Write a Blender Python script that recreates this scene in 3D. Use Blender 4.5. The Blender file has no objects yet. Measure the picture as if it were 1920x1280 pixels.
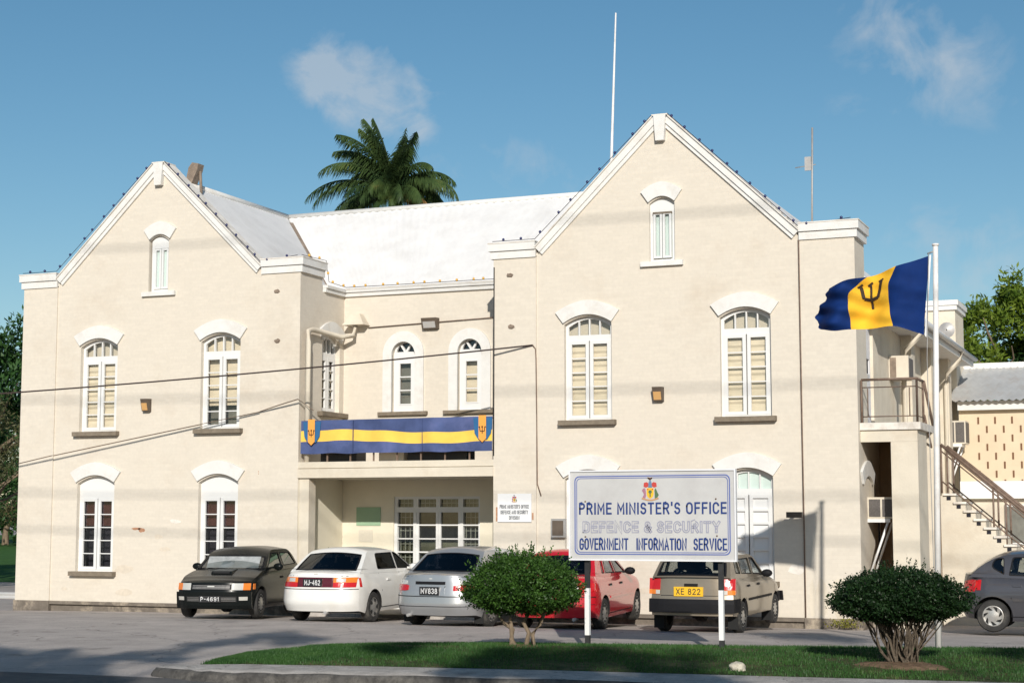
import bpy, bmesh, math, random
import numpy as np
from mathutils import Vector, Matrix
from mathutils.geometry import tessellate_polygon
R = math.radians
random.seed(7); rng = np.random.default_rng(7)
S = bpy.context.scene; COL = S.collection

# ---------------------------------------------------------------- camera
YAW = R(22.3); PITCH = math.atan(330/3120)
cam_d = bpy.data.cameras.new('camera'); cam = bpy.data.objects.new('camera', cam_d); COL.objects.link(cam)
cam_d.lens = 58.5; cam_d.sensor_width = 36; cam_d.clip_end = 3000; cam_d.clip_start = .1
cam.location = (13.281, -32.382, 2.0)
cam.rotation_euler = (R(90)+PITCH, 0, YAW)
S.camera = cam
# ---------------------------------------------------------------- sky + sun
SUN_V = Vector((.43, -1, .465)).normalized()
w = bpy.data.worlds.new('World'); S.world = w; w.use_nodes = True
nt = w.node_tree; nt.nodes.clear()
def wn(t, **k):
    n = nt.nodes.new(t)
    for a, b in k.items(): setattr(n, a, b)
    return n
def wmath(op, a, b=None, c=None):
    n = wn('ShaderNodeMath', operation=op)
    for i, v in enumerate((a, b, c)):
        if v is None: continue
        if isinstance(v, (int, float)): n.inputs[i].default_value = v
        else: nt.links.new(v, n.inputs[i])
    return n.outputs[0]
sky = wn('ShaderNodeTexSky', sky_type='NISHITA', sun_disc=False)
sky.sun_elevation = math.asin(SUN_V.z); sky.sun_rotation = math.atan2(SUN_V.x, SUN_V.y)
sky.air_density = 1.0; sky.dust_density = .4; sky.ozone_density = 2.2; sky.altitude = 0
bg = wn('ShaderNodeBackground'); bg.inputs[1].default_value = .084
out = wn('ShaderNodeOutputWorld')
tc = wn('ShaderNodeTexCoord')
hsv = wn('ShaderNodeHueSaturation'); hsv.inputs['Saturation'].default_value = 1.2; hsv.inputs['Value'].default_value = 1.0; hsv.inputs['Hue'].default_value = .489
nt.links.new(sky.outputs[0], hsv.inputs['Color'])
def ray(px, py):
    fh = Vector((-math.sin(YAW), math.cos(YAW), 0)); r = Vector((math.cos(YAW), math.sin(YAW), 0)); u = Vector((0, 0, 1))
    f = fh*math.cos(PITCH)+u*math.sin(PITCH); u2 = u*math.cos(PITCH)-fh*math.sin(PITCH)
    return (f*3120+r*(px-960)+u2*(640-py)).normalized()
noise = wn('ShaderNodeTexNoise'); noise.inputs['Scale'].default_value = 22; noise.inputs['Detail'].default_value = 9; noise.inputs['Roughness'].default_value = .62
noise.inputs['Distortion'].default_value = .6
nt.links.new(tc.outputs['Generated'], noise.inputs['Vector'])
noise2 = wn('ShaderNodeTexNoise'); noise2.inputs['Scale'].default_value = 70; noise2.inputs['Detail'].default_value = 6
nt.links.new(tc.outputs['Generated'], noise2.inputs['Vector'])
nmix = wmath('ADD', wmath('MULTIPLY', noise.outputs[0], .72), wmath('MULTIPLY', noise2.outputs[0], .28))
tot = None
# (centre direction, half width, half height, tilt, strength) of each cloud in the sky
CL = [(ray(680, 160), .042, .026, -20, .86), (ray(660, 125), .022, .012, 10, .7), (ray(755, 205), .028, .012, -48, .62), (ray(1730, 90), .056, .034, -35, .47), (ray(1650, 190), .03, .014, 0, .32),
      (ray(990, 305), .04, .014, -15, .33), (ray(880, 320), .035, .014, -20, .32), (ray(1800, 440), .045, .018, -10, .34), (ray(1840, 510), .05, .022, 0, .3)]
for c, sa, sb, tilt, st in CL:
    rt = c.cross(Vector((0, 0, 1))).normalized(); up = rt.cross(c).normalized()
    ct, sn = math.cos(R(tilt)), math.sin(R(tilt))
    a_, b_ = rt*ct+up*sn, up*ct-rt*sn
    def dot(v):
        n = wn('ShaderNodeVectorMath', operation='DOT_PRODUCT'); nt.links.new(tc.outputs['Generated'], n.inputs[0]); n.inputs[1].default_value = v
        return n.outputs['Value']
    rr = wmath('ADD', wmath('POWER', wmath('ABSOLUTE', wmath('DIVIDE', dot(a_), sa)), 2), wmath('POWER', wmath('ABSOLUTE', wmath('DIVIDE', dot(b_), sb)), 2))
    front = wmath('GREATER_THAN', dot(c), .5)
    m = wmath('MAXIMUM', wmath('SUBTRACT', 1.0, wmath('MULTIPLY', rr, .55)), 0)
    m = wmath('MULTIPLY', wmath('MULTIPLY', m, front), st)
    tot = m if tot is None else wmath('MAXIMUM', tot, m)
den = wmath('MULTIPLY', wmath('SUBTRACT', wmath('ADD', nmix, wmath('MULTIPLY', tot, .42)), .60), 2.6)
den = wmath('MINIMUM', wmath('MAXIMUM', wmath('MULTIPLY', den, wmath('MINIMUM', wmath('MULTIPLY', tot, 2.0), 1)), 0), .5)
mx = wn('ShaderNodeMix', data_type='RGBA')
nt.links.new(den, mx.inputs[0]); nt.links.new(hsv.outputs[0], mx.inputs[6]); mx.inputs[7].default_value = (6.6, 7.0, 7.4, 1)
nt.links.new(mx.outputs[2], bg.inputs[0]); nt.links.new(bg.outputs[0], out.inputs[0])
sd = bpy.data.lights.new('sun', 'SUN'); sd.energy = 4.4; sd.angle = R(.5); sd.color = (1, .945, .86)
so = bpy.data.objects.new('sun', sd); COL.objects.link(so); so.rotation_euler = SUN_V.to_track_quat('Z', 'Y').to_euler(); so.location = (30, -60, 40)
S.view_settings.view_transform = 'Standard'; S.view_settings.look = 'None'; S.view_settings.exposure = 0.05; S.view_settings.gamma = 1
S.cycles.max_bounces = 6; S.cycles.transparent_max_bounces = 12

# ---------------------------------------------------------------- materials
def mat(name, col, rough=.7, metal=0, var=0, vscale=3, bump=0, bscale=40, coat=0, spec=.5, dirt=None, dirtamt=0, dscale=1.2, trans=0, stretch=None):
    m = bpy.data.materials.new(name); m.use_nodes = True; n = m.node_tree; b = n.nodes['Principled BSDF']
    b.inputs['Base Color'].default_value = (*col, 1); b.inputs['Roughness'].default_value = rough; b.inputs['Metallic'].default_value = metal
    b.inputs['Coat Weight'].default_value = coat; b.inputs['Specular IOR Level'].default_value = spec; b.inputs['Coat Roughness'].default_value = .04
    t = n.nodes.new('ShaderNodeTexCoord'); vec = t.outputs['Object']
    if stretch:
        mp = n.nodes.new('ShaderNodeMapping'); mp.inputs['Scale'].default_value = stretch; n.links.new(vec, mp.inputs[0]); vec = mp.outputs[0]
    src = None
    if var:
        no = n.nodes.new('ShaderNodeTexNoise'); no.inputs['Scale'].default_value = vscale; no.inputs['Detail'].default_value = 8; no.inputs['Roughness'].default_value = .65
        n.links.new(vec, no.inputs['Vector'])
        ra = n.nodes.new('ShaderNodeValToRGB'); ra.color_ramp.elements[0].position = .3; ra.color_ramp.elements[1].position = .7
        ra.color_ramp.elements[0].color = (*[c*(1-var) for c in col], 1); ra.color_ramp.elements[1].color = (*[min(1, c*(1+var)) for c in col], 1)
        n.links.new(no.outputs[0], ra.inputs[0]); src = ra.outputs[0]
    if dirt:
        no = n.nodes.new('ShaderNodeTexNoise'); no.inputs['Scale'].default_value = dscale; no.inputs['Detail'].default_value = 10; no.inputs['Roughness'].default_value = .7
        n.links.new(vec, no.inputs['Vector'])
        ra = n.nodes.new('ShaderNodeValToRGB'); ra.color_ramp.elements[0].position = .5; ra.color_ramp.elements[1].position = .72
        ra.color_ramp.elements[0].color = (0, 0, 0, 1); ra.color_ramp.elements[1].color = (dirtamt,)*3+(1,)
        n.links.new(no.outputs[0], ra.inputs[0])
        mi = n.nodes.new('ShaderNodeMix'); mi.data_type = 'RGBA'; n.links.new(ra.outputs[0], mi.inputs[0])
        if src: n.links.new(src, mi.inputs[6])
        else: mi.inputs[6].default_value = (*col, 1)
        mi.inputs[7].default_value = (*dirt, 1); src = mi.outputs[2]
    if src: n.links.new(src, b.inputs['Base Color'])
    if bump:
        no = n.nodes.new('ShaderNodeTexNoise'); no.inputs['Scale'].default_value = bscale; no.inputs['Detail'].default_value = 5
        n.links.new(vec, no.inputs['Vector']); bu = n.nodes.new('ShaderNodeBump'); bu.inputs['Strength'].default_value = bump; bu.inputs['Distance'].default_value = .02
        n.links.new(no.outputs[0], bu.inputs['Height']); n.links.new(bu.outputs[0], b.inputs['Normal'])
    return m
def brick_mat(name, col, mortar, bw=.22, bh=.075, bumps=.5, axis='xz', dirt=(.36, .25, .15)):
    m = mat(name, col, rough=.85, spec=.2); n = m.node_tree; b = n.nodes['Principled BSDF']
    t = n.nodes.new('ShaderNodeTexCoord'); sp = n.nodes.new('ShaderNodeSeparateXYZ'); cb = n.nodes.new('ShaderNodeCombineXYZ')
    n.links.new(t.outputs['Object'], sp.inputs[0])
    ad = n.nodes.new('ShaderNodeMath'); ad.operation = 'ADD'; n.links.new(sp.outputs[0], ad.inputs[0]); n.links.new(sp.outputs[1], ad.inputs[1])
    n.links.new(ad.outputs[0], cb.inputs[0]); n.links.new(sp.outputs[2], cb.inputs[1])
    br = n.nodes.new('ShaderNodeTexBrick'); br.inputs['Scale'].default_value = 1; br.inputs['Brick Width'].default_value = bw; br.inputs['Row Height'].default_value = bh
    br.inputs['Mortar Size'].default_value = .009; br.inputs['Mortar Smooth'].default_value = .6; br.inputs['Bias'].default_value = 0
    br.inputs['Color1'].default_value = (*col, 1); br.inputs['Color2'].default_value = (*[c*.95 for c in col], 1); br.inputs['Mortar'].default_value = (*mortar, 1)
    n.links.new(cb.outputs[0], br.inputs['Vector'])
    no = n.nodes.new('ShaderNodeTexNoise'); no.inputs['Scale'].default_value = .55; no.inputs['Detail'].default_value = 10; no.inputs['Roughness'].default_value = .68
    n.links.new(t.outputs['Object'], no.inputs['Vector'])
    ra = n.nodes.new('ShaderNodeValToRGB'); ra.color_ramp.elements[0].position = .54; ra.color_ramp.elements[1].position = .85
    ra.color_ramp.elements[0].color = (0, 0, 0, 1); ra.color_ramp.elements[1].color = (.34, .34, .34, 1); n.links.new(no.outputs[0], ra.inputs[0])
    mi = n.nodes.new('ShaderNodeMix'); mi.data_type = 'RGBA'; n.links.new(ra.outputs[0], mi.inputs[0]); n.links.new(br.outputs[0], mi.inputs[6]); mi.inputs[7].default_value = (*dirt, 1)
    # fine grain
    n2 = n.nodes.new('ShaderNodeTexNoise'); n2.inputs['Scale'].default_value = 14; n2.inputs['Detail'].default_value = 6; n.links.new(t.outputs['Object'], n2.inputs['Vector'])
    r2 = n.nodes.new('ShaderNodeMapRange'); r2.inputs[1].default_value = .25; r2.inputs[2].default_value = .75; r2.inputs[3].default_value = .96; r2.inputs[4].default_value = 1.035
    n.links.new(n2.outputs[0], r2.inputs[0]); mu = n.nodes.new('ShaderNodeVectorMath'); mu.operation = 'SCALE'; n.links.new(mi.outputs[2], mu.inputs[0]); n.links.new(r2.outputs[0], mu.inputs['Scale'])
    n.links.new(mu.outputs[0], b.inputs['Base Color'])
    bu = n.nodes.new('ShaderNodeBump'); bu.inputs['Strength'].default_value = bumps; bu.inputs['Distance'].default_value = .008
    inv = n.nodes.new('ShaderNodeMath'); inv.operation = 'SUBTRACT'; inv.inputs[0].default_value = 1; n.links.new(br.outputs['Fac'], inv.inputs[1])
    n.links.new(inv.outputs[0], bu.inputs['Height']); n.links.new(bu.outputs[0], b.inputs['Normal'])
    return m
def glass_mat(name, tint, refl=.5, rough=.02):
    m = bpy.data.materials.new(name); m.use_nodes = True; n = m.node_tree; n.nodes.clear()
    tr = n.nodes.new('ShaderNodeBsdfTransparent'); tr.inputs[0].default_value = (*tint, 1)
    gl = n.nodes.new('ShaderNodeBsdfGlossy'); gl.inputs['Roughness'].default_value = rough; gl.inputs[0].default_value = (.9, .95, 1, 1)
    ge = n.nodes.new('ShaderNodeNewGeometry'); dt = n.nodes.new('ShaderNodeVectorMath'); dt.operation = 'DOT_PRODUCT'; n.links.new(ge.outputs['Normal'], dt.inputs[0]); n.links.new(ge.outputs['Incoming'], dt.inputs[1])
    ab = n.nodes.new('ShaderNodeMath'); ab.operation = 'ABSOLUTE'; n.links.new(dt.outputs['Value'], ab.inputs[0]); om_ = n.nodes.new('ShaderNodeMath'); om_.operation = 'SUBTRACT'; om_.inputs[0].default_value = 1; n.links.new(ab.outputs[0], om_.inputs[1])
    fr = n.nodes.new('ShaderNodeMath'); fr.operation = 'POWER'; fr.inputs[1].default_value = 4; n.links.new(om_.outputs[0], fr.inputs[0])
    mm = n.nodes.new('ShaderNodeMath'); mm.operation = 'MULTIPLY_ADD'; mm.inputs[1].default_value = .8; mm.inputs[2].default_value = .035+refl*.04
    n.links.new(fr.outputs[0], mm.inputs[0]); mi = n.nodes.new('ShaderNodeMixShader'); n.links.new(mm.outputs[0], mi.inputs[0])
    n.links.new(tr.outputs[0], mi.inputs[1]); n.links.new(gl.outputs[0], mi.inputs[2]); o = n.nodes.new('ShaderNodeOutputMaterial'); n.links.new(mi.outputs[0], o.inputs[0])
    return m
def leaf_mat(name, dark, light, brown=None, scale=1.6, trans=.3):
    m = bpy.data.materials.new(name); m.use_nodes = True; n = m.node_tree; b = n.nodes['Principled BSDF']; b.inputs['Roughness'].default_value = .5; b.inputs['Specular IOR Level'].default_value = .25
    t = n.nodes.new('ShaderNodeTexCoord'); no = n.nodes.new('ShaderNodeTexNoise'); no.inputs['Scale'].default_value = scale; no.inputs['Detail'].default_value = 12; no.inputs['Roughness'].default_value = .75
    n.links.new(t.outputs['Object'], no.inputs['Vector']); ra = n.nodes.new('ShaderNodeValToRGB'); e = ra.color_ramp.elements
    e[0].position = .36; e[0].color = (*dark, 1); e[1].position = .6; e[1].color = (*light, 1)
    if brown: x = e.new(.72); x.color = (*brown, 1)
    n.links.new(no.outputs[0], ra.inputs[0]); n.links.new(ra.outputs[0], b.inputs['Base Color'])
    tl = n.nodes.new('ShaderNodeBsdfTranslucent'); n.links.new(ra.outputs[0], tl.inputs[0]); mi = n.nodes.new('ShaderNodeMixShader'); mi.inputs[0].default_value = trans
    n.links.new(b.outputs[0], mi.inputs[1]); n.links.new(tl.outputs[0], mi.inputs[2]); n.links.new(mi.outputs[0], n.nodes['Material Output'].inputs[0])
    return m
CREAM = (.645, .588, .502)
M = dict(
 wall=brick_mat('cream painted brick', CREAM, (.622, .564, .48), bumps=.1),
 render=mat('cream painted render', (.63, .57, .47), .85, var=.07, vscale=2.2, bump=.15, bscale=30, dirt=(.4, .3, .2), dirtamt=.35, dscale=.9, spec=.2),
 yellowr=mat('pale cream porch render', (.70, .65, .53), .85, var=.05, vscale=2, bump=.1, spec=.2),
 trim=mat('white painted trim', (.69, .68, .655), .6, var=.05, vscale=6, dirt=(.5, .44, .36), dirtamt=.4, dscale=2.5, spec=.3, bump=.08, bscale=25),
 wood=mat('white window paint', (.69, .69, .68), .45, var=.02, spec=.4),
 coping=mat('weathered white coping', (.70, .66, .60), .8, var=.15, vscale=4, dirt=(.35, .27, .2), dirtamt=.6, dscale=3, spec=.2),
 sill=mat('dark brown sill paint', (.20, .165, .125), .8, var=.2, vscale=8, spec=.2),
 plinth=mat('grey brown plinth', (.17, .145, .12), .9, var=.25, vscale=5, bump=.4, bscale=15, dirt=(.5, .42, .32), dirtamt=.8, dscale=2.5, spec=.2),
 roof=mat('white painted corrugated roof', (.72, .71, .70), .6, var=.07, vscale=2, dirt=(.55, .52, .48), dirtamt=.3, dscale=1.1, spec=.3),
 gutter=mat('grey rusty valley gutter', (.22, .17, .13), .8, var=.3, vscale=8),
 blind=mat('cream roller blind', (.74, .67, .53), .9, var=.12, vscale=2.5, stretch=(1, 1, 4)),
 grey_blind=mat('grey net curtain', (.17, .17, .15), .9, var=.2, vscale=4),
 room=mat('dark room', (.012, .012, .02), .9), maroon=mat('dark maroon curtain', (.05, .012, .016), .9, var=.4, vscale=9),
 palegreen=mat('pale green frosted glass', (.52, .62, .58), .25, var=.04, spec=.5),
 glass=glass_mat('window glass', (.96, .95, .93), .2),
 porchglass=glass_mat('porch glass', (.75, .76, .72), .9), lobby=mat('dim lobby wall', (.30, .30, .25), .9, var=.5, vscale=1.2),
 asphalt=mat('worn tarmac', (.43, .385, .355), .9, var=.16, vscale=1.1, bump=.5, bscale=60, dirt=(.28, .25, .235), dirtamt=.75, dscale=.35, spec=.2),
 patch=mat('darker tarmac apron', (.44, .39, .36), .9, var=.15, vscale=3, bump=.4, bscale=60, spec=.2),
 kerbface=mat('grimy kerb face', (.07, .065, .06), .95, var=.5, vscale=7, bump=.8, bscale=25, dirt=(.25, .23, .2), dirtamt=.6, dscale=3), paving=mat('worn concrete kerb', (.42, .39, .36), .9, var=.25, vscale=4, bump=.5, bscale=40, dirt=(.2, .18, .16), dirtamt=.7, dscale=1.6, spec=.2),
 grass=mat('short grass soil', (.045, .065, .022), .95, var=.5, vscale=6, dirt=(.17, .13, .07), dirtamt=.8, dscale=2.2, spec=.1),
 lawn=mat('far lawn', (.05, .12, .03), .95, var=.3, vscale=2, spec=.1),
 soil=mat('bare earth', (.17, .115, .075), .95, var=.35, vscale=9, bump=.8, bscale=25, spec=.1),
 bark=mat('grey brown bark', (.19, .145, .10), .9, var=.4, vscale=12, bump=.8, bscale=30, spec=.2, stretch=(1, 1, .3)),
 steel=mat('grey painted steel', (.36, .35, .34), .5, metal=.3, var=.15, vscale=6), white_steel=mat('white painted pole', (.74, .72, .70), .45, var=.08, vscale=5, dirt=(.35, .25, .18), dirtamt=.4, dscale=4),
 rail=mat('rusty brown railing', (.17, .115, .085), .7, var=.35, vscale=10), black=mat('black paint', (.02, .02, .022), .55, var=.3, vscale=9),
 cable=mat('black cable', (.035, .02, .018), .7), lampbody=mat('brown lamp housing', (.10, .075, .055), .6, var=.2), lampglass=mat('amber lamp glass', (.62, .36, .14), .3, spec=.6),
 blue=mat('flag ultramarine cloth', (.004, .024, .125), .8, var=.12, vscale=5, spec=.15), gold=mat('flag gold cloth', (.80, .45, .035), .8, var=.08, vscale=4, spec=.15),
 bblue=mat('faded blue bunting', (.065, .09, .20), .85, var=.3, vscale=1.6, dirt=(.14, .16, .33), dirtamt=.7, dscale=.9, spec=.1), bgold=mat('bunting yellow', (.82, .53, .10), .85, var=.08, vscale=3, spec=.1),
 teal=mat('teal blue bunting', (.02, .115, .27), .8, var=.1), orange=mat('pennant orange', (.80, .34, .06), .7, var=.06),
 ink=mat('trident black', (.035, .02, .012), .7), signw=mat('sign board white', (.51, .505, .50), .35, var=.06, vscale=1.5, spec=.5, dirt=(.38, .36, .36), dirtamt=.5, dscale=1.0),
 signf=mat('sign frame white', (.72, .72, .74), .5, var=.04), navy=mat('sign navy lettering', (.008, .035, .17), .6), lilac=mat('faded lilac lettering', (.29, .295, .38), .6),
 signblue=mat('sign border blue', (.09, .13, .36), .6), white=mat('plain white', (.75, .75, .75), .5), ac=mat('cream air conditioner', (.62, .56, .46), .6, var=.08), acg=mat('air conditioner grille', (.10, .09, .085), .7, var=.3, vscale=25),
 galv=mat('galvanised sheet', (.50, .50, .49), .5, metal=.15, var=.12, vscale=3, dirt=(.42, .32, .24), dirtamt=.5, dscale=2), rock=mat('pale limestone rock', (.46, .42, .34), .9, var=.3, vscale=7, bump=.8, bscale=18),
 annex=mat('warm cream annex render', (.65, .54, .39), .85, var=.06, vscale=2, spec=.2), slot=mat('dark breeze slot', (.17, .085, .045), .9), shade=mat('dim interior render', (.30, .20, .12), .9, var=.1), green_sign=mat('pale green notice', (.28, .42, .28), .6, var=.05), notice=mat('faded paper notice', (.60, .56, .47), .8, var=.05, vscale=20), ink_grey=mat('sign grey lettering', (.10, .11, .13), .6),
 bulb_blue=mat('dark blue bulb', (.015, .02, .10), .3, spec=.6), bulb_gold=mat('yellow bulb', (.75, .42, .06), .3, spec=.6), stain=mat('rust stain', (.42, .22, .13), .9, var=.3, vscale=20), doorw=mat('peeling white door', (.66, .65, .66), .7, var=.1, vscale=4, dirt=(.35, .33, .34), dirtamt=.6, dscale=3),
)

def add_cracks(m, scale=.32, amt=.45):
    n = m.node_tree; b = n.nodes['Principled BSDF']; src = b.inputs['Base Color'].links[0].from_socket
    t = n.nodes.new('ShaderNodeTexCoord'); no = n.nodes.new('ShaderNodeTexNoise'); no.inputs['Scale'].default_value = 1.6; no.inputs['Detail'].default_value = 8
    n.links.new(t.outputs['Object'], no.inputs['Vector']); ad = n.nodes.new('ShaderNodeMix'); ad.data_type = 'RGBA'; ad.blend_type = 'ADD'; ad.inputs[0].default_value = .9; n.links.new(t.outputs['Object'], ad.inputs[6]); n.links.new(no.outputs['Color'], ad.inputs[7])
    vo = n.nodes.new('ShaderNodeTexVoronoi'); vo.feature = 'DISTANCE_TO_EDGE'; vo.inputs['Scale'].default_value = scale; n.links.new(ad.outputs[2], vo.inputs['Vector'])
    ra = n.nodes.new('ShaderNodeMapRange'); ra.inputs[1].default_value = 0; ra.inputs[2].default_value = .008; ra.inputs[3].default_value = 1-amt; ra.inputs[4].default_value = 1; n.links.new(vo.outputs[0], ra.inputs[0])
    n2 = n.nodes.new('ShaderNodeTexNoise'); n2.inputs['Scale'].default_value = 55; n2.inputs['Detail'].default_value = 3; n.links.new(t.outputs['Object'], n2.inputs['Vector'])
    r2 = n.nodes.new('ShaderNodeMapRange'); r2.inputs[1].default_value = .3; r2.inputs[2].default_value = .7; r2.inputs[3].default_value = .8; r2.inputs[4].default_value = 1.18; n.links.new(n2.outputs[0], r2.inputs[0])
    n3 = n.nodes.new('ShaderNodeTexNoise'); n3.inputs['Scale'].default_value = 1.3; n3.inputs['Detail'].default_value = 2; n.links.new(t.outputs['Object'], n3.inputs['Vector'])
    r3 = n.nodes.new('ShaderNodeMapRange'); r3.inputs[1].default_value = .64; r3.inputs[2].default_value = .72; r3.inputs[3].default_value = 1; r3.inputs[4].default_value = .72; n.links.new(n3.outputs[0], r3.inputs[0])
    mu = n.nodes.new('ShaderNodeMath'); mu.operation = 'MULTIPLY'; n.links.new(ra.outputs[0], mu.inputs[0]); n.links.new(r2.outputs[0], mu.inputs[1])
    m3 = n.nodes.new('ShaderNodeMath'); m3.operation = 'MULTIPLY'; n.links.new(mu.outputs[0], m3.inputs[0]); n.links.new(r3.outputs[0], m3.inputs[1])
    sc = n.nodes.new('ShaderNodeVectorMath'); sc.operation = 'SCALE'; n.links.new(src, sc.inputs[0]); n.links.new(m3.outputs[0], sc.inputs['Scale']); n.links.new(sc.outputs[0], b.inputs['Base Color'])
add_cracks(M['asphalt']); add_cracks(M['patch'], .5); add_cracks(M['paving'], .7, .6)

# ---------------------------------------------------------------- helpers
def _tag(o, label=None, cat=None, group=None, kind=None):
    if label: o['label'] = label
    if cat: o['category'] = cat
    if group: o['group'] = group
    if kind: o['kind'] = kind
    return o
def thing(name, loc, label, cat, group=None):
    o = bpy.data.objects.new(name, None); COL.objects.link(o); o.location = loc; o.empty_display_size = .3
    return _tag(o, label, cat, group)
def wloc(o):
    v = Vector((0, 0, 0))
    while o: v = v + Vector(o.location); o = o.parent
    return v
class MB:
    def __init__(s): s.v = []; s.f = []; s.mi = []; s.m = 0; s.sm = []; s.smooth = False
    def add(s, vs, fs, m=None):
        b = len(s.v); s.v += [tuple(v) for v in vs]
        for f in fs: s.f.append([b+i for i in f]); s.mi.append(s.m if m is None else m); s.sm.append(s.smooth)
        return s
    def box(s, a, b, m=None):
        (x0, y0, z0), (x1, y1, z1) = a, b
        x0, x1 = min(x0, x1), max(x0, x1); y0, y1 = min(y0, y1), max(y0, y1); z0, z1 = min(z0, z1), max(z0, z1)
        return s.add([(x0, y0, z0), (x1, y0, z0), (x1, y1, z0), (x0, y1, z0), (x0, y0, z1), (x1, y0, z1), (x1, y1, z1), (x0, y1, z1)],
                     [(0, 3, 2, 1), (4, 5, 6, 7), (0, 1, 5, 4), (1, 2, 6, 5), (2, 3, 7, 6), (3, 0, 4, 7)], m)
    def poly(s, outer, holes, fr, depth, m=None, back=False, sides=True):
        """flat plate: outline (u,v) with holes, placed by frame fr(u,v,w), thickness depth going inward"""
        loops = [outer]+list(holes)
        pts = [p for l in loops for p in l]
        tris = tessellate_polygon([[Vector((p[0], p[1], 0)) for p in l] for l in loops])
        s.add([fr(p[0], p[1], 0) for p in pts], [_ccw(t, pts) for t in tris], m)
        if back: s.add([fr(p[0], p[1], -depth) for p in pts], [_ccw(t, pts)[::-1] for t in tris], m)
        if sides:
            for l in loops:
                n = len(l); s.add([fr(p[0], p[1], 0) for p in l]+[fr(p[0], p[1], -depth) for p in l], [(i, (i+1) % n, n+(i+1) % n, n+i) for i in range(n)], m)
        return s
    def tube(s, pts, r, n=8, m=None, caps=True, smooth=True):
        pts = [Vector(p) for p in pts]; rr = r if hasattr(r, '__len__') else [r]*len(pts)
        vs = []; fs = []
        for i, p in enumerate(pts):
            d = (pts[min(i+1, len(pts)-1)]-pts[max(i-1, 0)]).normalized()
            a = d.cross(Vector((0, 0, 1)) if abs(d.z) < .9 else Vector((1, 0, 0))).normalized(); b = d.cross(a)
            for k in range(n):
                t = 2*math.pi*k/n; vs.append(p+(a*math.cos(t)+b*math.sin(t))*rr[i])
        for i in range(len(pts)-1):
            for k in range(n): fs.append((i*n+k, i*n+(k+1) % n, (i+1)*n+(k+1) % n, (i+1)*n+k))
        o = s.smooth; s.smooth = smooth; s.add(vs, fs, m); s.smooth = o
        if caps: s.add(vs[:n], [tuple(range(n))], m); s.add(vs[-n:], [tuple(range(n))[::-1]], m)
        return s
    def lathe(s, prof, c, axis='z', n=24, m=None):
        vs = []; fs = []
        for (r, h) in prof:
            for k in range(n):
                t = 2*math.pi*k/n; x, y = r*math.cos(t), r*math.sin(t)
                p = (x, y, h) if axis == 'z' else ((h, x, y) if axis == 'x' else (x, h, y))
                vs.append((c[0]+p[0], c[1]+p[1], c[2]+p[2]))
        for i in range(len(prof)-1):
            for k in range(n): fs.append((i*n+k, i*n+(k+1) % n, (i+1)*n+(k+1) % n, (i+1)*n+k))
        o = s.smooth; s.smooth = True; s.add(vs, fs, m); s.smooth = o
        return s
    def grid(s, P, m=None):
        """P[i][j] points"""
        a, b = len(P), len(P[0]); return s.add([p for r in P for p in r], [(i*b+j, (i+1)*b+j, (i+1)*b+j+1, i*b+j+1) for i in range(a-1) for j in range(b-1)], m)
    def build(s, name, mats, parent=None, label=None, kind=None, loc=None, recalc=True, autosm=None):
        if not isinstance(mats, (list, tuple)): mats = [mats]
        off = wloc(parent) if parent else Vector(loc or (0, 0, 0))
        me = bpy.data.meshes.new(name); ox, oy, oz = off
        me.from_pydata([(v[0]-ox, v[1]-oy, v[2]-oz) for v in s.v], [], s.f)
        for mm in mats: me.materials.append(M[mm] if isinstance(mm, str) else mm)
        me.polygons.foreach_set('material_index', s.mi); me.polygons.foreach_set('use_smooth', s.sm)
        if recalc:
            bm = bmesh.new(); bm.from_mesh(me); bmesh.ops.remove_doubles(bm, verts=bm.verts, dist=1e-5); bmesh.ops.recalc_face_normals(bm, faces=bm.faces); bm.to_mesh(me); bm.free()
        me.update()
        if autosm is not None: me.set_sharp_from_angle(angle=R(autosm))
        o = bpy.data.objects.new(name, me); COL.objects.link(o)
        if parent: o.parent = parent
        else: o.location = off
        return _tag(o, label, None, None, kind)
def _ccw(t, pts):
    a, b, c = (pts[i] for i in t)
    return tuple(t) if (b[0]-a[0])*(c[1]-a[1])-(b[1]-a[1])*(c[0]-a[0]) > 0 else tuple(t)[::-1]
def FR(ox, oy, ux, uy, nx, ny):            # frame on a vertical wall: u along, v up, w outward
    return lambda u, v, w: (ox+u*ux+w*nx, oy+u*uy+w*ny, v)
def front(y=0): return FR(0, y, 1, 0, 0, -1)
def mono(name, loc, mb, mats, label, cat, group=None, **k):
    o = mb.build(name, mats, loc=loc, **k); return _tag(o, label, cat, group)
def rect(u0, v0, u1, v1): return [(u0, v0), (u1, v0), (u1, v1), (u0, v1)]
def arc(cx, cy, rx, ry, a0, a1, n): return [(cx+rx*math.cos(R(a0+(a1-a0)*i/n)), cy+ry*math.sin(R(a0+(a1-a0)*i/n))) for i in range(n+1)]
def seg_open(c, hw, z0, zs, rise, n=10):   # opening with a segmental head
    top = [(c+hw-2*hw*i/n, zs+rise*(1-((2*i/n-1)**2))) for i in range(n+1)]
    return [(c-hw, z0), (c+hw, z0)]+top
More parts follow.
